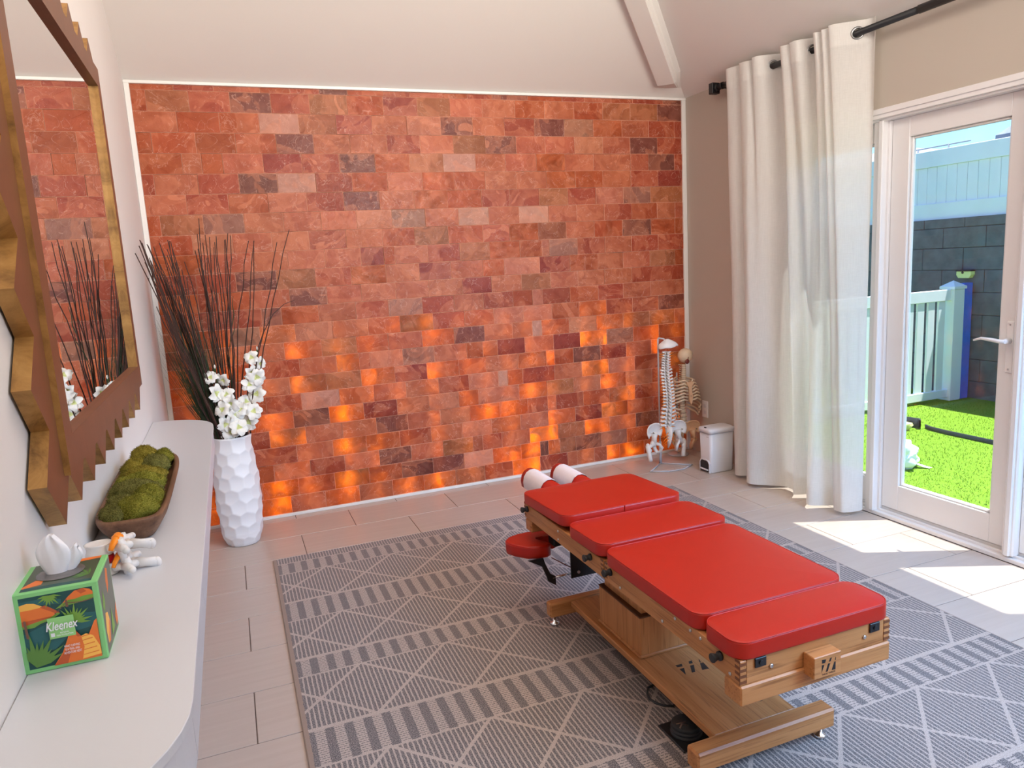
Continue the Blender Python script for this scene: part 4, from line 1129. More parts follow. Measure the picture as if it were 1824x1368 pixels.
for i in range(20): TIPS.append((round(random.uniform(.69, .86), 3), round(random.uniform(-.42, -.24), 3), round(random.uniform(1.28, 1.60), 3)))
random.seed(9)
def twig(tip, lab, r0=.0042, r1=.0021, bend=.045):
    tip = Vector(tip); d = (tip - vc); ang = math.atan2(tip.y - vc.y, tip.x - vc.x)
    spread = min(.068, .02 + .25 * math.hypot(tip.x - vc.x, tip.y - vc.y))
    b = Vector((vc.x + .35 * spread * math.cos(ang) + random.uniform(-.03, .03), vc.y + .35 * spread * math.sin(ang) + random.uniform(-.03, .03), VH - .155))
    dirx = tip - b; k = (VH - b.z) / dirx.z; lip = b + dirx * k
    off = Vector((lip.x - vc.x, lip.y - vc.y, 0))
    if off.length > .078: b -= off * (1 - .078 / off.length)
    pts = []; rad = []; side = Vector((random.uniform(-1, 1), random.uniform(-1, 1), 0)) * bend * random.uniform(.2, 1)
    n = 11
    for i in range(n):
        t = i / (n - 1)
        p = b.lerp(tip, t) + side * math.sin(PI * t) * (.6 + .4 * t)
        if 0 < i < n - 1: p += Vector((random.uniform(-1, 1), random.uniform(-1, 1), 0)) * .007
        if p.x < XL + .012: p.x = XL + .012 + random.uniform(0, .004)
        pts.append(p); rad.append(r0 + (r1 - r0) * t)
    mb = MB(); mb.tube(pts, rad, 5)
    # a few bud scales along the shoot
    for i in range(3, n - 1, 2):
        q = pts[i]; mb.ell(q + Vector((0.0014, 0, .002)), (.0022, .0022, .004), 5, 3)
    o = mb.build('dried_twig', TW, loc=tuple(b), recalc=False)
    tag(o, lab, 'twig', 'dried twigs in the floor vase')
for tp in TIPS:
    if tp[0] < .76: lb_ = 'dark twig of the dense bundle leaning left against the wall from the floor vase'
    elif tp[0] < 1.09: lb_ = 'dark upright twig of the middle bundle rising straight from the floor vase'
    else: lb_ = 'dark twig of the sparse right-leaning bundle rising from the floor vase'
    twig(tp, lb_)
# the one twig that arches out to the right
mb = MB(); mb.tube([(1.05, -.33, VH - .15), (1.085, -.335, .75), (1.12, -.345, .92), (1.153, -.35, 1.059), (1.19, -.345, 1.14), (1.25, -.34, 1.235), (1.31, -.335, 1.282), (1.367, -.33, 1.301)], [.004, .0038, .0034, .003, .0028, .0025, .002, .0014], 6)
tag(mb.build('dried_twig', TW, loc=(1.05, -.33, VH - .15)), 'lone dark twig arching out low to the right of the white vase', 'twig')
# green grass blades among the twigs
GB = plain('grass_green', srgb(40, 58, 30)[:3], 0.6, var=0.25, vscale=20)
mb = MB(); random.seed(31)
for i in range(330):
    a = random.uniform(0, 2 * PI); b = Vector((vc.x + random.uniform(-.06, .045), vc.y + random.uniform(-.05, .05), VH - .15))
    tx = random.gauss(.80, .085); tip = Vector((max(XL + .03, min(1.0, tx)), vc.y + random.uniform(-.10, .06), random.uniform(.95, 1.34)))
    k = (VH - b.z) / (tip.z - b.z); lip = b.lerp(tip, k); of = Vector((lip.x - vc.x, lip.y - vc.y, 0))
    if of.length > .072: b -= of * (1 - .072 / of.length)
    pts = []
    for j in range(6):
        t = j / 5; p = b.lerp(tip, t) + Vector((-.05, 0, 0)) * math.sin(PI * t) * .3 + Vector((random.uniform(-.006, .006), random.uniform(-.006, .006), 0)); p.x = max(p.x, XL + .015); pts.append(p)
    w = random.uniform(.001, .0028)
    for s in range(5):
        w0, w1 = w * (1 - s / 5.2), w * (1 - (s + 1) / 5.2)
        mb.add([pts[s] - Vector((w0, 0, 0)), pts[s] + Vector((w0, 0, 0)), pts[s+1] + Vector((w1, 0, 0)), pts[s+1] - Vector((w1, 0, 0))], [(0, 1, 2, 3)])
o = mb.build('grass_blades', GB, loc=(vc.x, vc.y, VH - .15), recalc=False)
tag(o, 'fine dark green grass blades packed between the twigs in the floor vase', 'grass', kind='stuff')
mb = MB(); mb.tube([(1.0, -.33, .70), (1.005, -.33, 1.0), (1.03, -.33, 1.16), (1.055, -.33, 1.25), (1.052, -.33, 1.30), (1.061, -.33, 1.344)], [.0016, .0018, .0022, .003, .0022, .001], 6); mb.tube([(.99, -.33, 1.0), (1.02, -.33, 1.10), (1.05, -.33, 1.17), (1.055, -.33, 1.235)], [.002, .004, .005, .001], 6, flat=.4)
mb.tube([(1.0, -.33, VH - .15), (1.0, -.33, .70)], .0016, 6)
tag(mb.build('grass_blade', GB, loc=(1.0, -.33, VH - .15)), 'single bent green blade standing clear right of the twig bundle', 'grass')
# white flower spikes
PET = plain('white_petal', (0.86, 0.85, 0.80), 0.6, var=0.04, vscale=40); THR = plain('petal_throat', srgb(222, 228, 160)[:3], 0.6, var=0.1, vscale=60); STM = plain('flower_stem', srgb(58, 88, 38)[:3], 0.6, var=0.15)
def bloom_mesh(sd):
    random.seed(sd); mb = MB()
    for k in range(6):
        a = 2 * PI * k / 6 + random.uniform(-.1, .1); L = random.uniform(.046, .056) * (1 if k % 2 else .92); Wd = random.uniform(.021, .026); curl = random.uniform(.7, 1.2)
        rows = []
        for i in range(7):
            t = i / 6; r_ = .003 + L * t; zz = .026 * t ** .8 - .024 * curl * t ** 3
            wd = Wd * (math.sin(PI * (t * .80 + .10)) ** .8) ; row = []
            for j in range(5):
                s = (j - 2) / 2; wob = .0055 * math.sin(3 * s + k + 5 * t) * t
                row.append(Vector((r_ * math.cos(a) - s * wd * math.sin(a), r_ * math.sin(a) + s * wd * math.cos(a), zz + .005 * s * s * (1 - t) + wob + (k % 2) * .004)))
            rows.append(row)
        nf = len(mb.f); mb.grid(rows)
        for i in range(nf, nf + 4): mb.m[i] = 1
    mb.tube([(0, 0, -.022), (0, 0, -.008), (0, 0, .004)], [.003, .004, .005], 8, m=1)
    for k in range(3):
        a = 2 * PI * k / 3; mb.tube([(0, 0, 0), (.004 * math.cos(a), .004 * math.sin(a), .012), (.008 * math.cos(a), .008 * math.sin(a), .022)], [.0008, .0008, .0014], 5, m=1)
    o = mb.build('bloom', [PET, THR], recalc=False); me = o.data; bpy.data.objects.remove(o); return me
BL = [bloom_mesh(100 + i) for i in range(3)]
def spike(lab, heads, base, top):
    r = thing('flower_spike', lab, 'flower', base)
    mb = MB(); pts = [Vector(base), Vector(base).lerp(Vector(top), .4) + Vector((.004, 0, 0)), Vector(base).lerp(Vector(top), .75), Vector(top)]
    mb.tube(pts, [.0035, .0032, .0026, .0018], 7); mb.ell(Vector(top) + Vector((0, 0, .010)), (.004, .004, .012), 8, 6)
    mb.build('stem', STM, r)
    b = MB(); b.ell(Vector(top) + Vector((.001, -.002, .022)), (.0045, .0045, .011), 8, 6); b.build('bud', PET, r)
    camp = Vector((1.03, -4.44, 1.44))
    for i, h in enumerate(heads):
        o = link(bpy.data.objects.new('bloom', BL[i % 3])); o.parent = r; hp = Vector(h); o.location = hp - Vector(base)
        to = (camp - hp).normalized(); d = (to * 1.0 + Vector((random.uniform(-.9, .9), random.uniform(-.2,.2), random.uniform(-.6, .6)))).normalized()
        o.rotation_mode = 'QUATERNION'; o.rotation_quaternion = d.to_track_quat('Z', 'Y') @ Matrix.Rotation(random.uniform(0, 6), 3, 'Z').to_quaternion()
        s = random.uniform(.82, 1.0) * (1.0 if i > 1 else .85); o.scale = (s, s, s)
random.seed(44)
spike('white gladiolus spike leaning left over the vase rim, lower of two', [(0.905,-0.381,0.932),(0.968,-0.384,0.916),(0.918,-0.397,0.851),(0.975,-0.391,0.834),(0.947,-0.412,0.761),(1.003,-0.387,0.725),(0.986,-0.397,0.790),(0.945,-0.409,0.687),(1.012,-0.417,0.658),(0.968,-0.386,0.640),(1.030,-0.38,0.745)], (.965, -.345, VH - .14), (.930, -.372, .965))
spike('white gladiolus spike standing taller on the right side of the vase', [(1.118,-0.376,1.016),(1.153,-0.348,0.979),(1.104,-0.364,0.939),(1.13,-0.374,0.913),(1.089,-0.368,0.873),(1.124,-0.349,0.816),(1.062,-0.345,0.779),(1.096,-0.378,0.73),(1.066,-0.355,0.672)], (1.015, -.335, VH - .14), (1.148, -.352, 1.04))

# ---------------------------------------------------------------- pedal bin
bn = thing('pedal_bin', 'small pale grey plastic pedal bin beside the white curtain', 'bin', (3.942, -.548, 0))
def rrect(x0, x1, y0, y1, r, z, n=5):
    p = []
    for cx, cy_, a0 in ((x1 - r, y1 - r, 0), (x0 + r, y1 - r, 90), (x0 + r, y0 + r, 180), (x1 - r, y0 + r, 270)):
        for i in range(n + 1):
            a = math.radians(a0 + 90 * i / n); p.append(Vector((cx + r * math.cos(a), cy_ + r * math.sin(a), z)))
    return p
bx0, bx1, by0, by1 = 3.845, 4.035, -.615, -.487
rows = [rrect(bx0 + .010, bx1 - .010, by0 + .008, by1 - .008, .016, .0006), rrect(bx0 + .006, bx1 - .006, by0 + .005, by1 - .005, .018, .01), rrect(bx0, bx1, by0, by1, .020, .268)]
mb = MB(); mb.grid(rows, closed_u=True); mb.add(rows[0], [tuple(range(24))[::-1]]); mb.add(rows[-1], [tuple(range(24))])
body = mb.build('bin_body', M['plastic_white'], bn)
rows = [rrect(bx0 - .006, bx1 + .006, by0 - .006, by1 + .006, .024, .2682), rrect(bx0 - .007, bx1 + .007, by0 - .007, by1 + .007, .025, .285), rrect(bx0 - .005, bx1 + .005, by0 - .005, by1 + .005, .024, .296), rrect(bx0 + .01, bx1 - .004, by0 + .012, by1 - .012, .03, .302), rrect(bx0 + .03, bx1 - .03, by0 + .03, by1 - .03, .03, .304)]
mb = MB(); mb.grid(rows, closed_u=True); mb.add(rows[0], [tuple(range(24))[::-1]]); mb.add(rows[-1], [tuple(range(24))]); lid = mb.build('lid', M['plastic_white'], bn)
mb = MB(); mb.box((bx0 + .002, -.562, .297), (bx0 + .010, -.544, .3045), .001); mb.build('lid_catch', M['black_plastic'], lid)
arch = [(-.597, .008), (-.597, .062), (-.588, .076), (-.574, .082), (-.530, .082), (-.512, .076), (-.504, .062), (-.504, .008)]
mb = MB(); mb.prism(arch, bx0 - .0006, bx0 + .012, lambda a, b, d: (d, a, b)); mb.build('pedal_recess', M['black_plastic'], body)
fr_ = [(-.603, .002), (-.603, .066), (-.590, .083), (-.572, .088), (-.530, .088), (-.510, .083), (-.498, .066), (-.498, .002)]
mb = MB(); n = 8
v = [Vector((bx0 - .003, a, b)) for a, b in fr_] + [Vector((bx0 - .003, a, b)) for a, b in arch] + [Vector((bx0 + .01, a, b)) for a, b in fr_] + [Vector((bx0 + .01, a, b)) for a, b in arch]
for i in range(7): mb.add(v, [(i, i+1, 8+i+1, 8+i), (16+i, i, i+1, 16+i+1), (8+i, 8+i+1, 24+i+1, 24+i)])
mb.build('recess_rim', M['plastic_white'], body)
mb = MB(); mb.box((bx0 - .012, -.590, .018), (bx0 + .01, -.510, .026), .003); mb.build('pedal', M['plastic_white'], bn)
text('lettering', 'simplehuman', M['disc_grey'], body, (bx0 - .0008, -.585, .245), .007, rot=(PI/2, 0, -PI/2), width=.022, extrude=.0001)

# ---------------------------------------------------------------- spine model on wire stand
sp = thing('spine_model', 'white flexible spine and pelvis model hanging on a grey wire stand', 'anatomy model', (3.705, -.30, 0))
ST = plain('grey_wire', (0.52, 0.52, 0.55), 0.35, var=0.02)
sx, sy = 3.735, -.283
loop = [(3.708, -.233, .005), (3.542, -.367, .005), (3.65, -.428, .005), (3.758, -.434, .005), (3.868, -.378, .005), (3.708, -.233, .005)]
mb = MB()
for a, b in zip(loop, loop[1:]): mb.tube([a, b], .0048, 8)
for p in loop: mb.ell(p, (.0048, .0048, .0048), 8, 6)
mb.build('stand_base', ST, sp)
mb = MB(); mb.tube([(3.708, -.233, .005), (3.708, -.233, .16)], .0095, 12); mb.tube([(3.708, -.233, .15), (3.708, -.233, .868), (3.710, -.235, .880), (3.735, -.262, .874), (3.738, -.275, .862)], .0058, 10); mb.build('stand_pole', ST, sp)
mb = MB(); random.seed(2)
rows = []
for i in range(9):
    t = i / 8; rr = math.sin(PI * (.04 + .50 * t)); rows.append([Vector((sx + .013 + .074 * rr * math.cos(a) * (1 + .1 * math.cos(a)), sy + .05 * rr * math.sin(a), .874 - .056 * t + .006 * math.cos(a) * t + .003 * math.sin(5 * a) * t)) for a in [2 * PI * k / 20 for k in range(20)]])
mb.grid(rows, closed_u=True); mb.add(rows[-1], [tuple(range(20))]); mb.build('occipital_bone', M['bone_white'], sp)
NV = 24
def spine_xyz(t, x0, y0, z1, z0, amp): return Vector((x0, y0 + amp * math.sin(2.2 * PI * t), z1 + (z0 - z1) * t))
def small_vert(c, w, h, tp, back):
    mb = MB(); mb.lathe([(0, -h*.42), (w*.42, -h*.42), (w*.36, 0), (w*.42, h*.42), (0, h*.42)], (c.x, c.y - back * .012, c.z), 10)
    for s in (-1, 1):
        mb.tube([(c.x + s*w*.12, c.y + back*.006, c.z), (c.x + s*w*.62, c.y + back*.012, c.z + h*.10), (c.x + s*w*tp, c.y + back*.010, c.z + h*.30)], [h*.34, h*.30, h*.36], 7)
        mb.ell((c.x + s*w*.30, c.y + back*.016, c.z - h*.2), (h*.26, h*.22, h*.42), 7, 5)
    mb.tube([(c.x, c.y + back*.010, c.z), (c.x, c.y + back*.030, c.z - h*.30), (c.x, c.y + back*.040, c.z - h*.60)], [h*.36, h*.28, h*.30], 7)
    return mb
zt2, zb2 = .792, .268
zpos = [zt2]
hs = [.0165 if i < 7 else (.0205 if i < 19 else .0275) for i in range(NV)]; tot = sum(hs); acc = 0
dmb = MB()
for i in range(NV):
    h = hs[i] * (zt2 - zb2) / tot; t = (acc + h/2) / (zt2 - zb2); acc += h
    c = Vector((sx + .001 + .003 * t, sy + .012 * math.sin(2.4 * PI * t), zt2 - (zt2 - zb2) * t))
    w = .046 + .020 * t; tp = .62 if i < 7 else (.86 - .012 * (i - 7) if i < 19 else .88)
    small_vert(c, w, h, tp, -1).build('vertebra', M['bone_white'], sp)
    if i: dmb.lathe([(0, -h*.14), (w*.38, -h*.12), (w*.38, h*.12), (0, h*.14)], (c.x, c.y + .012, c.z + h/2), 10)
    if i in (0, 1) or i > 8:
        for s in (-1, 1): MB().tube([(c.x + s*w*.35, c.y - .006, c.z - h*.45), (c.x + s*w*.75, c.y - .012, c.z - h*.55), (c.x + s*w*(.95 if i > 1 else 1.2), c.y - .010, c.z - h*(.75 if i > 1 else .2))], [.0032, .0026, .0014], 6).build('nerve_root', M['nerve'], sp)
o_ = dmb.build('discs', M['disc_grey'], sp); o_['kind'] = 'stuff'
mb = MB(); mb.tube([(sx + .006, sy - .01, .268), (sx + .003, sy - .022, .22), (sx + .001, sy - .020, .165), (sx + .001, sy - .006, .122)], [.042, .034, .020, .006], 14, flat=.45)
for k in range(4):
    for s in (-1, 1): mb.ell((sx + s * .012, sy - .034 + .003 * k, .245 - .022 * k), (.005, .004, .005), 6, 4)
mb.build('sacrum', M['bone_white'], sp)
for k in range(3):
    for s in (-1, 1): MB().tube([(sx + s*.012, sy - .030, .235 - .022*k), (sx + s*.028, sy - .032, .220 - .022*k), (sx + s*.045, sy - .02, .200 - .022*k)], [.003, .0025, .0015], 6).build('nerve_root', M['nerve'], sp)
def hip(mx, cx, cy_, cz, s, yaw, mat, parent, k=1.0, femur=True, tilt=0.0):
    """one half of a pelvis: flared wing, neck, socket, sit bone ring; s = side (-1 left, 1 right)"""
    mb = MB()
    wing = []
    for i in range(13):
        t = i / 12; row = []
        for j in range(15):
            u = j / 14; a = math.radians(-25 + 230 * u)
            R_ = k * (.070 + .006 * math.sin(3 * a)); d = t
            px = s * (.026 * k + R_ * d * math.cos(a) * .80); pz = k * .052 + R_ * d * math.sin(a)
            py = -k * (.020 * (d * math.cos(a)) + .018 * d * d - .01)
            row.append((px, py, pz))
        wing.append(row)
    def w(p):
        x, y, z = p; ca, sa = math.cos(yaw), math.sin(yaw)
        return Vector((cx + x * ca - y * sa, cy_ + x * sa + y * ca, cz + z))
    mb.grid([[w(p) for p in r] for r in wing]); mb.grid([[w((p[0] * .985, p[1] + .007 * k, p[2])) for p in r] for r in wing])
    rim = [w((p[0] * .99, p[1] + .0035 * k, p[2])) for p in wing[-1]]; mb.tube(rim, .0055 * k, 8)
    mb.tube([w((s*.028*k, 0, .055*k)), w((s*.030*k, -.004*k, .020*k)), w((s*.034*k, -.006*k, -.012*k))], [.034*k, .022*k, .026*k], 12, flat=.7)
    mb.ell(w((s*.036*k, -.008*k, -.016*k)), (.024*k, .021*k, .024*k), 12, 8)
    mb.tube([w((s*.032*k, .002*k, -.030*k)), w((s*.022*k, .008*k, -.062*k)), w((s*.010*k, -.004*k, -.082*k)), w((s*-.004*k, -.020*k, -.072*k)), w((s*-.014*k, -.034*k, -.045*k)), w((s*.004*k, -.034*k, -.022*k)), w((s*.024*k, -.018*k, -.016*k))], [.014*k, .013*k, .012*k, .008*k, .010*k, .009*k, .012*k], 10)
    o = mb.build('hip_bone', mat, parent)
    if femur:
        f = MB(); f.ell(w((s*.044*k, -.010*k, -.020*k)), (.018*k, .018*k, .018*k), 12, 8)
        f.tube([w((s*.046*k, -.010*k, -.022*k)), w((s*.062*k, -.012*k, -.034*k)), w((s*.076*k, -.010*k, -.040*k))], [.014*k, .012*k, .017*k], 10)
        f.ell(w((s*.078*k, -.008*k, -.034*k)), (.014*k, .016*k, .022*k), 10, 8)
        f.tube([w((s*.077*k, -.010*k, -.03*k)), w((s*.072*k, -.012*k, -.075*k)), w((s*.064*k, -.014*k, -.120*k)), w((s*.062*k, -.014*k, -.134*k))], [.018*k, .015*k, .0145*k, .0145*k], 12)
        f.ell(w((s*.060*k, -.014*k, -.062*k)), (.009*k, .009*k, .011*k), 8, 6)
        f.build('femur', mat, parent)
    b = MB(); q = w((s*.042*k, -.030*k, .060*k)); b.tube([q + Vector((0, .008, 0)), q + Vector((0, -.004, 0))], .0036*k, 8); b.build('screw', M['disc_grey'], o)
hip(None, 3.668, -.275, .183, -1, math.radians(-12), M['bone_white'], sp, 1.02)
hip(None, 3.800, -.275, .180, 1, math.radians(12), M['bone_white'], sp, 1.02)

# ---------------------------------------------------------------- second skeleton torso, older ivory one behind
s2 = thing('skeleton_torso', 'ivory torso skeleton with rib cage and pelvis standing in the back right corner', 'anatomy model', (3.955, -.155, 0))
qx, qy = 3.956, -.155
mb = MB(); mb.ell((qx + .018, qy - .005, .727), (.056, .045, .052), 20, 14)
mb.build('skull_base', M['bone_ivory'], s2)
mb = MB(); mb.ell((qx + .008, qy - .044, .690), (.017, .008, .017), 12, 8); mb.tube([(qx + .010, qy - .047, .695), (qx + .014, qy - .050, .722)], [.004, .001], 6); mb.build('foramen', M['dark_red'], s2)
dm2 = MB()
hs2 = [.0165 if i < 7 else (.0185 if i < 19 else .030) for i in range(24)]; tot2 = sum(hs2); acc = 0
Z1, Z0 = .668, .205
for i in range(24):
    h = hs2[i] * (Z1 - Z0) / tot2; t = (acc + h/2) / (Z1 - Z0); acc += h
    c = Vector((qx + .006 - .012 * t, qy + .012 + (.018 * math.sin(PI * min(1, max(0, (t - .2) / .6)))), Z1 - (Z1 - Z0) * t)); w = .036 + .020 * t
    mb = MB(); yf = c.y - .014
    mb.lathe([(0, -h*.43), (w*.46, -h*.43), (w*.40, -h*.1), (w*.40, h*.1), (w*.46, h*.43), (0, h*.43)], (c.x, yf, c.z), 12)
    for s in (-1, 1): mb.tube([(c.x + s*w*.2, c.y, c.z), (c.x + s*w*(.85 if i in (0, 23, 22, 21) else .62), c.y + .006, c.z + h*.25)], [h*.24, h*.16], 6)
    mb.tube([(c.x, c.y, c.z), (c.x, c.y + .03, c.z - h*.5)], [h*.25, h*.15], 6)
    mb.build('vertebra', M['bone_ivory'], s2)
    if i: dm2.lathe([(0, -h*.12), (w*.43, -h*.1), (w*.43, h*.1), (0, h*.12)], (c.x, yf, c.z + h*.5), 12)
o_ = dm2.build('discs', M['disc_grey'], s2); o_['kind'] = 'stuff'
mb = MB(); mb.prism([(-.020, .552), (.020, .552), (.022, .535), (.011, .515), (.0105, .49), (.013, .46), (.014, .43), (.006, .405), (.0, .388), (-.006, .405), (-.012, .43), (-.011, .46), (-.009, .49), (-.010, .515), (-.022, .535)], -.240, -.229, lambda a, b, d: (qx + .000 + a * 1.15 + (.552 - b) * .06, d, b))
st_ = mb.build('sternum', M['bone_tan'], s2)
b = MB(); b.tube([(qx + .006, -.2405, .452), (qx + .006, -.243, .452)], .004, 8); b.build('screw', M['disc_grey'], st_)
for i in range(11):
    t = i / 10; wd = .040 + .078 * math.sin(PI * (.12 + .55 * t)) - (.01 if i > 8 else 0); dp = .034 + .042 * math.sin(PI * (.15 + .5 * t)); zc_ = .560 - .021 * i; drop = .030 + .05 * t
    for s in (-1, 1):
        pts = []; n = 14; last = .84 if i < 7 else (.80 - .07 * (i - 7))
        for k in range(n + 1):
            a = PI * k / n * last
            x = qx + .003 + s * (wd * math.sin(a) + .012 * (1 - k / n)); y = qy + .004 + dp * math.cos(a) - .022 * (k / n)
            x = min(x, XR - .012)
            y = min(y, -.03)
            z = zc_ + .010 - drop * math.sin(a * .5) ** 1.2 + (drop * .75 * max(0, (k / n - .62) / .38) ** 1.4 if i < 7 else 0)
            pts.append(Vector((x, y, z)))
        if i < 7: pts.append(Vector((qx + .004 + s * .014, -.231, max(.40, .545 - .021 * i))))
        mb = MB(); mb.tube(pts, [.0068] * (len(pts) - 1) + [.0055], 7); mb.build('rib', M['bone_ivory'], s2)
hip(None, 3.912, -.165, .135, -1, math.radians(168 - 180), M['bone_ivory'], s2, 1.0, False)
hip(None, 3.998, -.165, .135, 1, math.radians(12), M['bone_tan'], s2, 1.0, False)
mb = MB(); mb.tube([(qx - .006, qy + .01, .206), (qx - .006, qy + .02, .16), (qx - .006, qy + .01, .105)], [.034, .026, .008], 12, flat=.5); mb.build('sacrum', M['bone_ivory'], s2)
mb = MB(); mb.tube([(qx - .005, -.088, 0.004), (qx - .005, -.088, .60)], .006, 8); mb.lathe([(0, 0), (.075, 0), (.075, .008), (.02, .012), (0, .012)], (qx - .005, -.088, 0.0006), 20); mb.build('stand_pole', ST, s2)

# ---------------------------------------------------------------- curtain and rod
rod = thing('curtain_rod', 'black metal curtain rod with square end cap above the glass door', 'curtain rod', (4.035, -1.9, 2.447))
mb = MB(); mb.tube([(4.035, -.45, 2.447), (4.035, -1.93, 2.447)], .0160, 16); mb.build('inner_rod', M['black'], rod)
mb = MB(); mb.tube([(4.035, -1.90, 2.447), (4.035, -3.35, 2.447)], .0190, 16); mb.build('outer_rod', M['black'], rod)
mb = MB(); mb.box((4.006, -.412, 2.414), (4.064, -.452, 2.480), .003); mb.tube([(4.035, -.45, 2.447), (4.035, -.478, 2.447)], .021, 12); mb.build('finial', M['black'], rod)
mb = MB()
mb.box((4.106, -.50, 2.40), (4.1145, -.53, 2.478), .002); mb.box((4.045, -.510, 2.430), (4.11, -.520, 2.440), .001); mb.tube([(4.035, -.507, 2.447), (4.035, -.523, 2.447)], .021, 12); mb.build('wall_bracket', M['black'], rod)
cur = thing('curtain', 'white linen grommet curtain drawn to the left of the glass door', 'curtain', (3.99, -1.15, .02))
TOPP = [(-.590, 4.075), (-.600, 4.03), (-.640, 3.965), (-.700, 3.968), (-.755, 3.985), (-.775, 3.955), (-.83, 3.960), (-.865, 3.985), (-.885, 3.955), (-.925, 3.965), (-.970, 4.033), (-1.020, 4.075), (-1.060, 4.060), (-1.085, 3.985), (-1.115, 3.955), (-1.165, 3.972), (-1.180, 3.958), (-1.225, 3.965), (-1.270, 4.033), (-1.300, 4.068), (-1.328, 4.050), (-1.335, 3.975), (-1.360, 3.955), (-1.385, 3.978), (-1.405, 3.955), (-1.435, 3.975), (-1.455, 3.953), (-1.495, 3.972), (-1.555, 4.033), (-1.590, 4.068), (-1.620, 4.074), (-1.642, 4.060)]
BOTP = [(-.655, 4.085), (-.690, 4.02), (-.735, 3.945), (-.790, 3.930), (-.840, 3.985), (-.880, 3.925), (-.935, 3.875), (-.985, 3.895), (-1.030, 3.960), (-1.080, 4.03), (-1.130, 4.035), (-1.180, 4.02), (-1.215, 3.985), (-1.240, 3.96), (-1.262, 3.99), (-1.280, 4.03), (-1.315, 4.045), (-1.345, 4.0), (-1.365, 3.945), (-1.400, 3.905), (-1.435, 3.912), (-1.465, 3.965), (-1.490, 4.01), (-1.515, 3.985), (-1.545, 3.955), (-1.580, 3.952), (-1.603, 3.957), (-1.618, 3.985), (-1.626, 4.02), (-1.628, 4.05), (-1.622, 4.075), (-1.610, 4.085)]
def crom(P, n):
    out = []; m = len(P)
    for i in range(n):
        u = i / (n - 1) * (m - 1); k = min(int(u), m - 2); t = u - k
        p0, p1, p2, p3 = P[max(k-1, 0)], P[k], P[k+1], P[min(k+2, m-1)]
        out.append(tuple(.5 * ((2*p1[j]) + (-p0[j] + p2[j]) * t + (2*p0[j] - 5*p1[j] + 4*p2[j] - p3[j]) * t*t + (-p0[j] + 3*p1[j] - 3*p2[j] + p3[j]) * t**3) for j in (0, 1)))
    return out
NC = 420
tp, bt = crom(TOPP, NC), crom(BOTP, NC)
ZT, ZB = 2.506, .022
def cpt(i, z, dx=0.0):
    f = (ZT - z) / (ZT - ZB); s = f ** .8
    y = tp[i][0] + (bt[i][0] - tp[i][0]) * s; x = tp[i][1] + (bt[i][1] - tp[i][1]) * s
    x += .006 * noise.noise(Vector((y * 6, z * 1.3, 3))) * min(1, f * 4) + .0015 * noise.noise(Vector((y * 40, z * 5, 1)))
    return Vector((min(x, 4.095) + dx, y, z + (.006 * noise.noise(Vector((y * 9, 0, 0)))) * (1 - f) + .010 * noise.noise(Vector((y * 4, 7, 0))) * f))
zs = [ZT - .105 - (ZT - .105 - ZB) * k / 60 for k in range(61)]
mb = MB(); mb.grid([[cpt(i, z) for i in range(NC)] for z in zs]); mb.build('curtain_panel', M['linen'], cur)
GY = [-.970, -1.270, -1.555]
def near_i(y, x):
    return min(range(NC), key=lambda i: (tp[i][0] - y) ** 2 + (tp[i][1] - x) ** 2)
GR_ = []
for y in GY:
    i = near_i(y, 4.034); a_, b_ = tp[max(0, i - 4)], tp[min(NC - 1, i + 4)]
    tg = Vector((b_[1] - a_[1], b_[0] - a_[0], 0)).normalized()
    GR_.append((Vector((tp[i][1], tp[i][0], 2.447)), Vector((tg.y, -tg.x, 0)) * (-1 if tg.y > 0 else 1)))
zs = [ZT - .107 * k / 30 for k in range(31)]
def punched(dx):
    P_ = [[cpt(i, z, dx) for i in range(NC)] for z in zs]; mb_.add([p for r in P_ for p in r], [f for f in [(i*NC+j, i*NC+j+1, (i+1)*NC+j+1, (i+1)*NC+j) for i in range(30) for j in range(NC - 1)] if min(((P_[f[0]//NC][f[0] % NC] + P_[f[2]//NC][f[2] % NC]) / 2 - g[0]).length for g in GR_) > .0225], 0, True)
mb_ = MB(); punched(-.0012); punched(.0012)
mb_.grid([[cpt(i, ZT, -.0012) for i in range(NC)], [cpt(i, ZT, .0012) for i in range(NC)]]); mb_.build('heading', M['linen'], cur)
mb = MB(); zs = [ZB + .10 - .10 * k / 6 for k in range(7)]
mb.grid([[cpt(i, z, -.0016) for i in range(NC)] for z in zs]); mb.build('hem', M['linen'], cur)
def ring(c, ax, R0, r, mat, nm):
    ax = Vector(ax).normalized(); a = ax.orthogonal().normalized(); b = ax.cross(a); mb = MB()
    P_ = [Vector(c) + a * R0 * math.cos(2*PI*k/24) + b * R0 * math.sin(2*PI*k/24) for k in range(24)]
    rows = []
    for p, k in zip(P_, range(24)):
        rd = (p - Vector(c)).normalized(); rows.append([p + rd * r * math.cos(q) + ax * r * .75 * math.sin(q) for q in [2*PI*j/8 for j in range(8)]])
    rows.append(rows[0]); mb.grid(rows, closed_u=True); return mb.build(nm, mat, cur)
for g in GR_: ring(g[0] + g[1] * .0035, g[1], .0255, .0060, plain('gunmetal', (0.30, 0.30, 0.30), 0.3, metal=1.0) if 'gunmetal' not in bpy.data.materials else bpy.data.materials['gunmetal'], 'grommet')
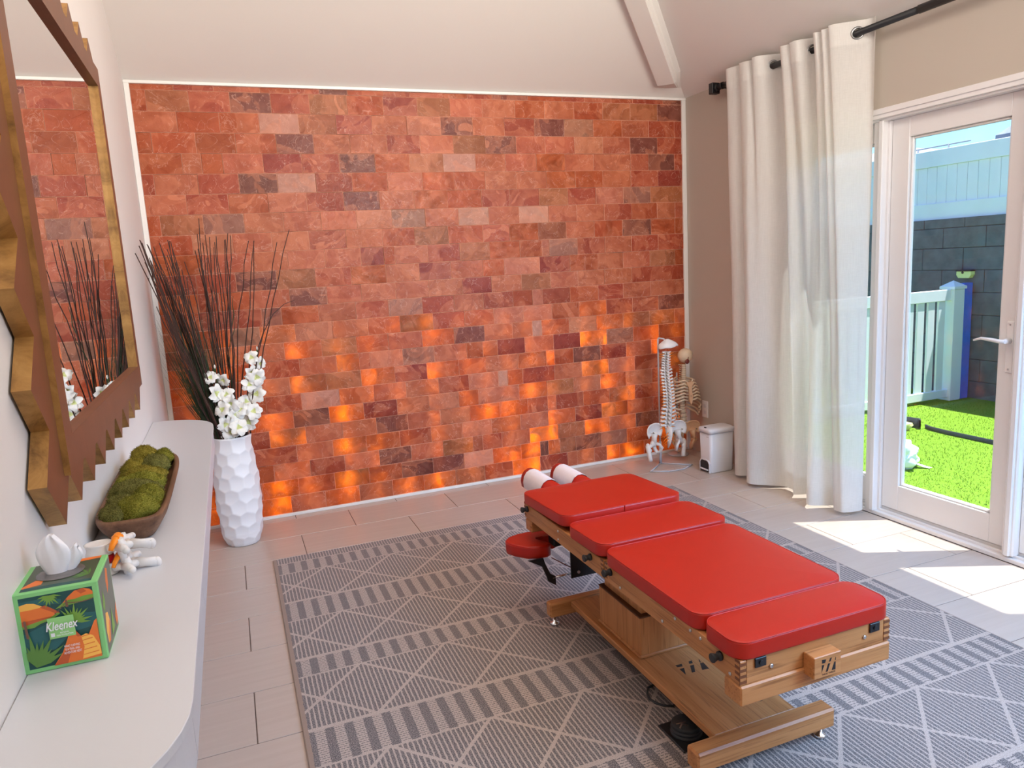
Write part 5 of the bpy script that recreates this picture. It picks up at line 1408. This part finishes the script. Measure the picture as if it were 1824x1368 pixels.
# ---------------------------------------------------------------- outdoors beyond the glass
VIN = plain('white_vinyl', (0.74, 0.79, 0.86), 0.4, var=0.03, vscale=3)
BLK = plain('charcoal_block', srgb(92, 98, 106)[:3], 0.85, var=0.22, vscale=9, bmp=0.3, bscale=60)
MOR = plain('block_mortar', srgb(72, 78, 85)[:3], 0.9, var=0.15, vscale=30)
BLU = plain('blue_paint', srgb(48, 112, 220)[:3], 0.5, var=0.12, vscale=20)
m, t, b = newmat('artificial_turf'); v = coords(t); n1 = noise_tex(t, v, 160, 3, 0.7); n2 = noise_tex(t, v, 3, 3)
t.links.new(mix(t, N(t, n2) * .3, ramp(t, n1, [(0.3, srgb(58, 92, 20)), (0.5, srgb(98, 138, 30)), (0.7, srgb(144, 176, 50))]), srgb(128, 152, 44)), b.inputs['Base Color']); setp(b, rough=0.9, spec=0.2); bump(t, b, n1, 0.8, 0.01)
M['turf'] = m
GZ = -.03
random.seed(17)
mb = MB(); mb.box((4.26, -7, GZ - .1), (14, 6, GZ))
gd = tag(mb.build('turf_lawn', M['turf']), kind='structure')
mb = MB()
for i in range(26000):
    x, y = random.uniform(4.3, 7.3), random.uniform(-2.4, .6)
    if random.random() < (x - 4.3) / 5: continue
    h = random.uniform(.008, .016); a = random.uniform(0, 6.3); w = Vector((math.cos(a), math.sin(a), 0)) * .0022; tp_ = Vector((random.uniform(-.008, .008), random.uniform(-.008, .008), h))
    p = Vector((x, y, GZ)); mb.add([p - w, p + w, p + tp_], [(0, 1, 2)])
o = mb.build('turf_blades', M['turf'], loc=(5.5, -1, GZ), recalc=False)
tag(o, 'bright artificial grass blades on the ground outside the glass door', 'grass', kind='stuff')
# charcoal block wall, laid block by block
WX = 7.33
bw_ = MB().box((WX + .012, -7, GZ - .05), (WX + .20, 5, 1.612)).build('block_wall', MOR, loc=(WX + .1, -1, GZ))
tag(bw_, 'charcoal painted concrete block wall along the far side of the yard', 'wall', kind='structure')
ZJ = [1.618, 1.53, 1.345, 1.142, .94, .737, .534, .331, .128, GZ - .02]
for r in range(len(ZJ) - 1):
    off = .329 if r % 2 == 0 else .12
    k = -6
    while True:
        y0 = off + .416 * k; k += 1
        if y0 > 2.2: break
        if y0 < -2.4: continue
        o = MB().box((WX + random.uniform(-.003, .003), y0 + .002, ZJ[r+1] + .002), (WX + .03, y0 + .414, ZJ[r] - .002), .003).build('block', BLK, bw_)
# white vinyl fence standing on the wall
fn = thing('vinyl_fence', 'white vinyl board fence standing on top of the charcoal block wall', 'fence', (WX + .08, -.5, 1.612))
MB().box((WX + .03, -6, 2.105), (WX + .085, 4, 2.258), .004).build('top_rail', VIN, fn)
MB().box((WX + .03, -6, 1.6125), (WX + .085, 4, 1.768), .004).build('bottom_rail', VIN, fn)
y = -2.6
while y < 2.6:
    MB().box((WX + .045, y + .0015, 1.765), (WX + .07, y + .1005, 2.11), .003).build('board', VIN, fn); y += .102
MB().box((WX + .045, 2.6, 1.765), (WX + .07, 4.0, 2.11)).build('board', VIN, fn); MB().box((WX + .045, -6.0, 1.765), (WX + .07, -2.601, 2.11)).build('board', VIN, fn)
# white picket gate fence running towards the wall, blue board at its end
PY = .24
pk = thing('picket_fence', 'low white picket fence with a capped end post in front of the block wall', 'fence', (6.0, PY, GZ))
MB().box((4.6, PY - .018, .885), (7.08, PY + .022, .985), .004).build('top_rail', VIN, pk)
MB().box((4.6, PY - .018, .0), (7.08, PY + .022, .075), .004).build('bottom_rail', VIN, pk)
x = 7.010
while x > 4.65:
    MB().box((x - .084, PY - .008, .07), (x, PY + .012, .89), .003).build('picket', VIN, pk); x -= .128
mb = MB(); mb.box((7.065, PY - .045, GZ), (7.20, PY + .085, .985), .005); po = mb.build('end_post', VIN, pk)
mb = MB(); c = [(7.055, PY - .055), (7.21, PY - .055), (7.21, PY + .095), (7.055, PY + .095)]
v = [Vector((a, b, .985)) for a, b in c] + [Vector((a, b, 1.008)) for a, b in c] + [Vector((7.1325, PY + .02, 1.06))]
mb.add(v, [(3, 2, 1, 0), (0, 1, 5, 4), (1, 2, 6, 5), (2, 3, 7, 6), (3, 0, 4, 7), (4, 5, 8), (5, 6, 8), (6, 7, 8), (7, 4, 8)]); mb.build('post_cap', VIN, po)
tag(MB().box((7.205, PY - .03, GZ), (7.318, PY + .03, 1.03), .004).build('blue_board', BLU, loc=(7.26, PY, GZ)), 'upright blue board between the white end post and the block wall', 'board')
# small solar light on the wall
sl_ = thing('wall_light', 'small pale yellow solar light fixed on the dark block wall above the fence post', 'light', (WX - .02, .26, 1.11))
YLW = plain('yellow_plastic', srgb(222, 226, 150)[:3], 0.4, var=0.04)
mb = MB(); mb.prism([(.345, 1.132), (.205, 1.132), (.205, 1.10), (.225, 1.072), (.325, 1.072), (.345, 1.10)], WX - .055, WX - .004, lambda a, b, d: (d, a, b)); mb.build('light_body', YLW, sl_)
MB().box((WX - .065, .20, 1.133), (WX - .0035, .35, 1.145), .003).build('solar_panel', M['black_plastic'], sl_)
mb = MB(); mb.ell((WX - .056, .285, 1.122), (.006, .012, .012), 10, 6); mb.build('sensor', M['black_plastic'], sl_)
# black lawn edging with a curled loose end
mb = MB(); rows = []
path = [(6.00, -2.6), (5.99, -1.6), (5.985, -1.0), (5.985, -.62), (6.0, -.47), (6.03, -.40)]
for a, b in path: rows.append([Vector((a, b, GZ + .002)), Vector((a, b, GZ + .030)), Vector((a + .008, b, GZ + .034)), Vector((a + .014, b, GZ + .030)), Vector((a + .014, b, GZ + .002))])
mb.grid(rows)
rows = []
for i in range(15):
    t = i / 14; a = 5.80 + .20 * t + .05 * math.sin(PI * t); b = -.12 - .30 * t
    if t > .75: a, b = 5.80 + .15 + .06 * (1 - (t - .75) * 3), -.345 - .06 * math.sin((t - .75) * 5)
    h = .095 - .02 * t
    rows.append([Vector((a, b, GZ + .001)), Vector((a, b, GZ + h)), Vector((a + .010, b - .006, GZ + h)), Vector((a + .010, b - .006, GZ + .001))])
mb.grid(rows)
EDG = plain('black_edging', (0.03, 0.034, 0.036), 0.3, var=0.1)
tag(mb.build('lawn_edging', EDG, loc=(6, -.8, GZ)), 'black plastic lawn edging with a curled loose end across the turf', 'edging')
mb = MB()
for i in range(14): mb.tube([(5.72 + .012 * i, -.30 - .006 * i, GZ + .002), (5.735 + .012 * i, -.33 - .006 * i, GZ + .05)], [.008, .005], 6)
mb.box((5.70, -.40, GZ + .045), (5.90, -.31, GZ + .062), .004)
tag(mb.build('scrub_brush', YLW, loc=(5.8, -.35, GZ)), 'pale yellow brush lying against the curled edging', 'brush')
# crumpled white sack just outside the door
random.seed(6)
mb = MB(); bm = bmesh.new(); bmesh.ops.create_icosphere(bm, subdivisions=5, radius=1); sd = Vector((3.1, 1.7, 5))
pts = []
for v in bm.verts:
    q = v.co; rd = abs(noise.noise(q * 1.6 + sd)); d = .80 + .45 * rd + .10 * abs(noise.noise(q * 4 + sd))
    pts.append(Vector((5.02 + q.x * .13 * d, -1.02 + q.y * .135 * d, GZ + .085 + q.z * .115 * d)))
for p in pts: p.z = max(GZ + .001, p.z)
mb.add(pts, [tuple(q.index for q in f.verts) for f in bm.faces], 0, True); bm.free()
rows = []
for i in range(8):
    t = i / 7; rows.append([Vector((5.04 + .10 * t + .03 * s_, -1.06 - .10 * t + .05 * (s_ - .5) * (1 - t), GZ + .03 * (1 - t) + .004 + .012 * math.sin(6 * s_ + 4 * t) * (1 - t))) for s_ in [k / 8 for k in range(9)]])
mb.grid(rows)
tag(mb.build('white_sack', plain('sack_cloth', (0.80, 0.83, 0.90), 0.6, var=0.03), loc=(5.02, -1.02, GZ), recalc=False), 'crumpled white plastic sack on the turf just outside the glass door', 'bag')
# neighbouring roofs beyond the fence
RF = plain('grey_roof', srgb(140, 146, 158)[:3], 0.8, var=0.1, vscale=4); HW = plain('pale_stucco', srgb(214, 216, 220)[:3], 0.8, var=0.03)
def house(nm, lab, x0, x1, y0, y1, ze, zr, ov=.35):
    h = thing(nm, lab, 'house', ((x0+x1)/2, (y0+y1)/2, GZ))
    MB().box((x0, y0, GZ), (x1, y1, ze)).build('wall', HW, h)
    xm = (x0 + x1)/2; ym = (y0 + y1)/2; dy = min((x1-x0), (y1-y0)) / 2
    a = [(x0-ov, y0-ov), (x1+ov, y0-ov), (x1+ov, y1+ov), (x0-ov, y1+ov)]
    v = [Vector((p, q, ze - .05)) for p, q in a] + [Vector((p, q, ze + .06)) for p, q in a] + [Vector((xm, y0 + dy, zr)), Vector((xm, y1 - dy, zr))]
    r = MB(); r.add(v, [(3, 2, 1, 0), (0, 1, 5, 4), (1, 2, 6, 5), (2, 3, 7, 6), (3, 0, 4, 7), (4, 5, 8), (5, 6, 9, 8), (6, 7, 9), (7, 4, 8, 9)]); r.build('roof', RF, h)
    return h
h1 = house('house', 'grey hipped roof of a neighbouring house low behind the white vinyl fence', 11.5, 17.5, 4.3, 10.3, 2.55, 3.38)
h2 = house('house', 'steep roof corner of a neighbouring house at the upper right of the door pane', 19, 27, 0.0, 7.85, 3.75, 7.7)
mb = MB()
for yy in (4.9, 5.5): mb.tube([(12.9, yy, 2.7), (12.9, yy, 3.05)], .014, 6)
mb.tube([(12.9, 4.5, 3.03), (12.9, 6.2, 3.03)], .012, 6); mb.tube([(12.9, 4.5, 2.93), (12.9, 6.2, 2.93)], .012, 6)
mb.build('roof_rail', RF, h1)

# ---------------------------------------------------------------- lettering to plain meshes
bpy.context.view_layer.update()
dg = bpy.context.evaluated_depsgraph_get()
for o in [o for o in scene.objects if o.type == 'FONT']:
    me = bpy.data.meshes.new_from_object(o.evaluated_get(dg)); me.name = o.name
    nm = o.name; par = o.parent; mw = o.matrix_basis.copy(); mat = o.data.materials[0]
    bpy.data.objects.remove(o)
    q = link(bpy.data.objects.new(nm, me)); q.parent = par; q.matrix_basis = mw
    if not me.materials: me.materials.append(mat)
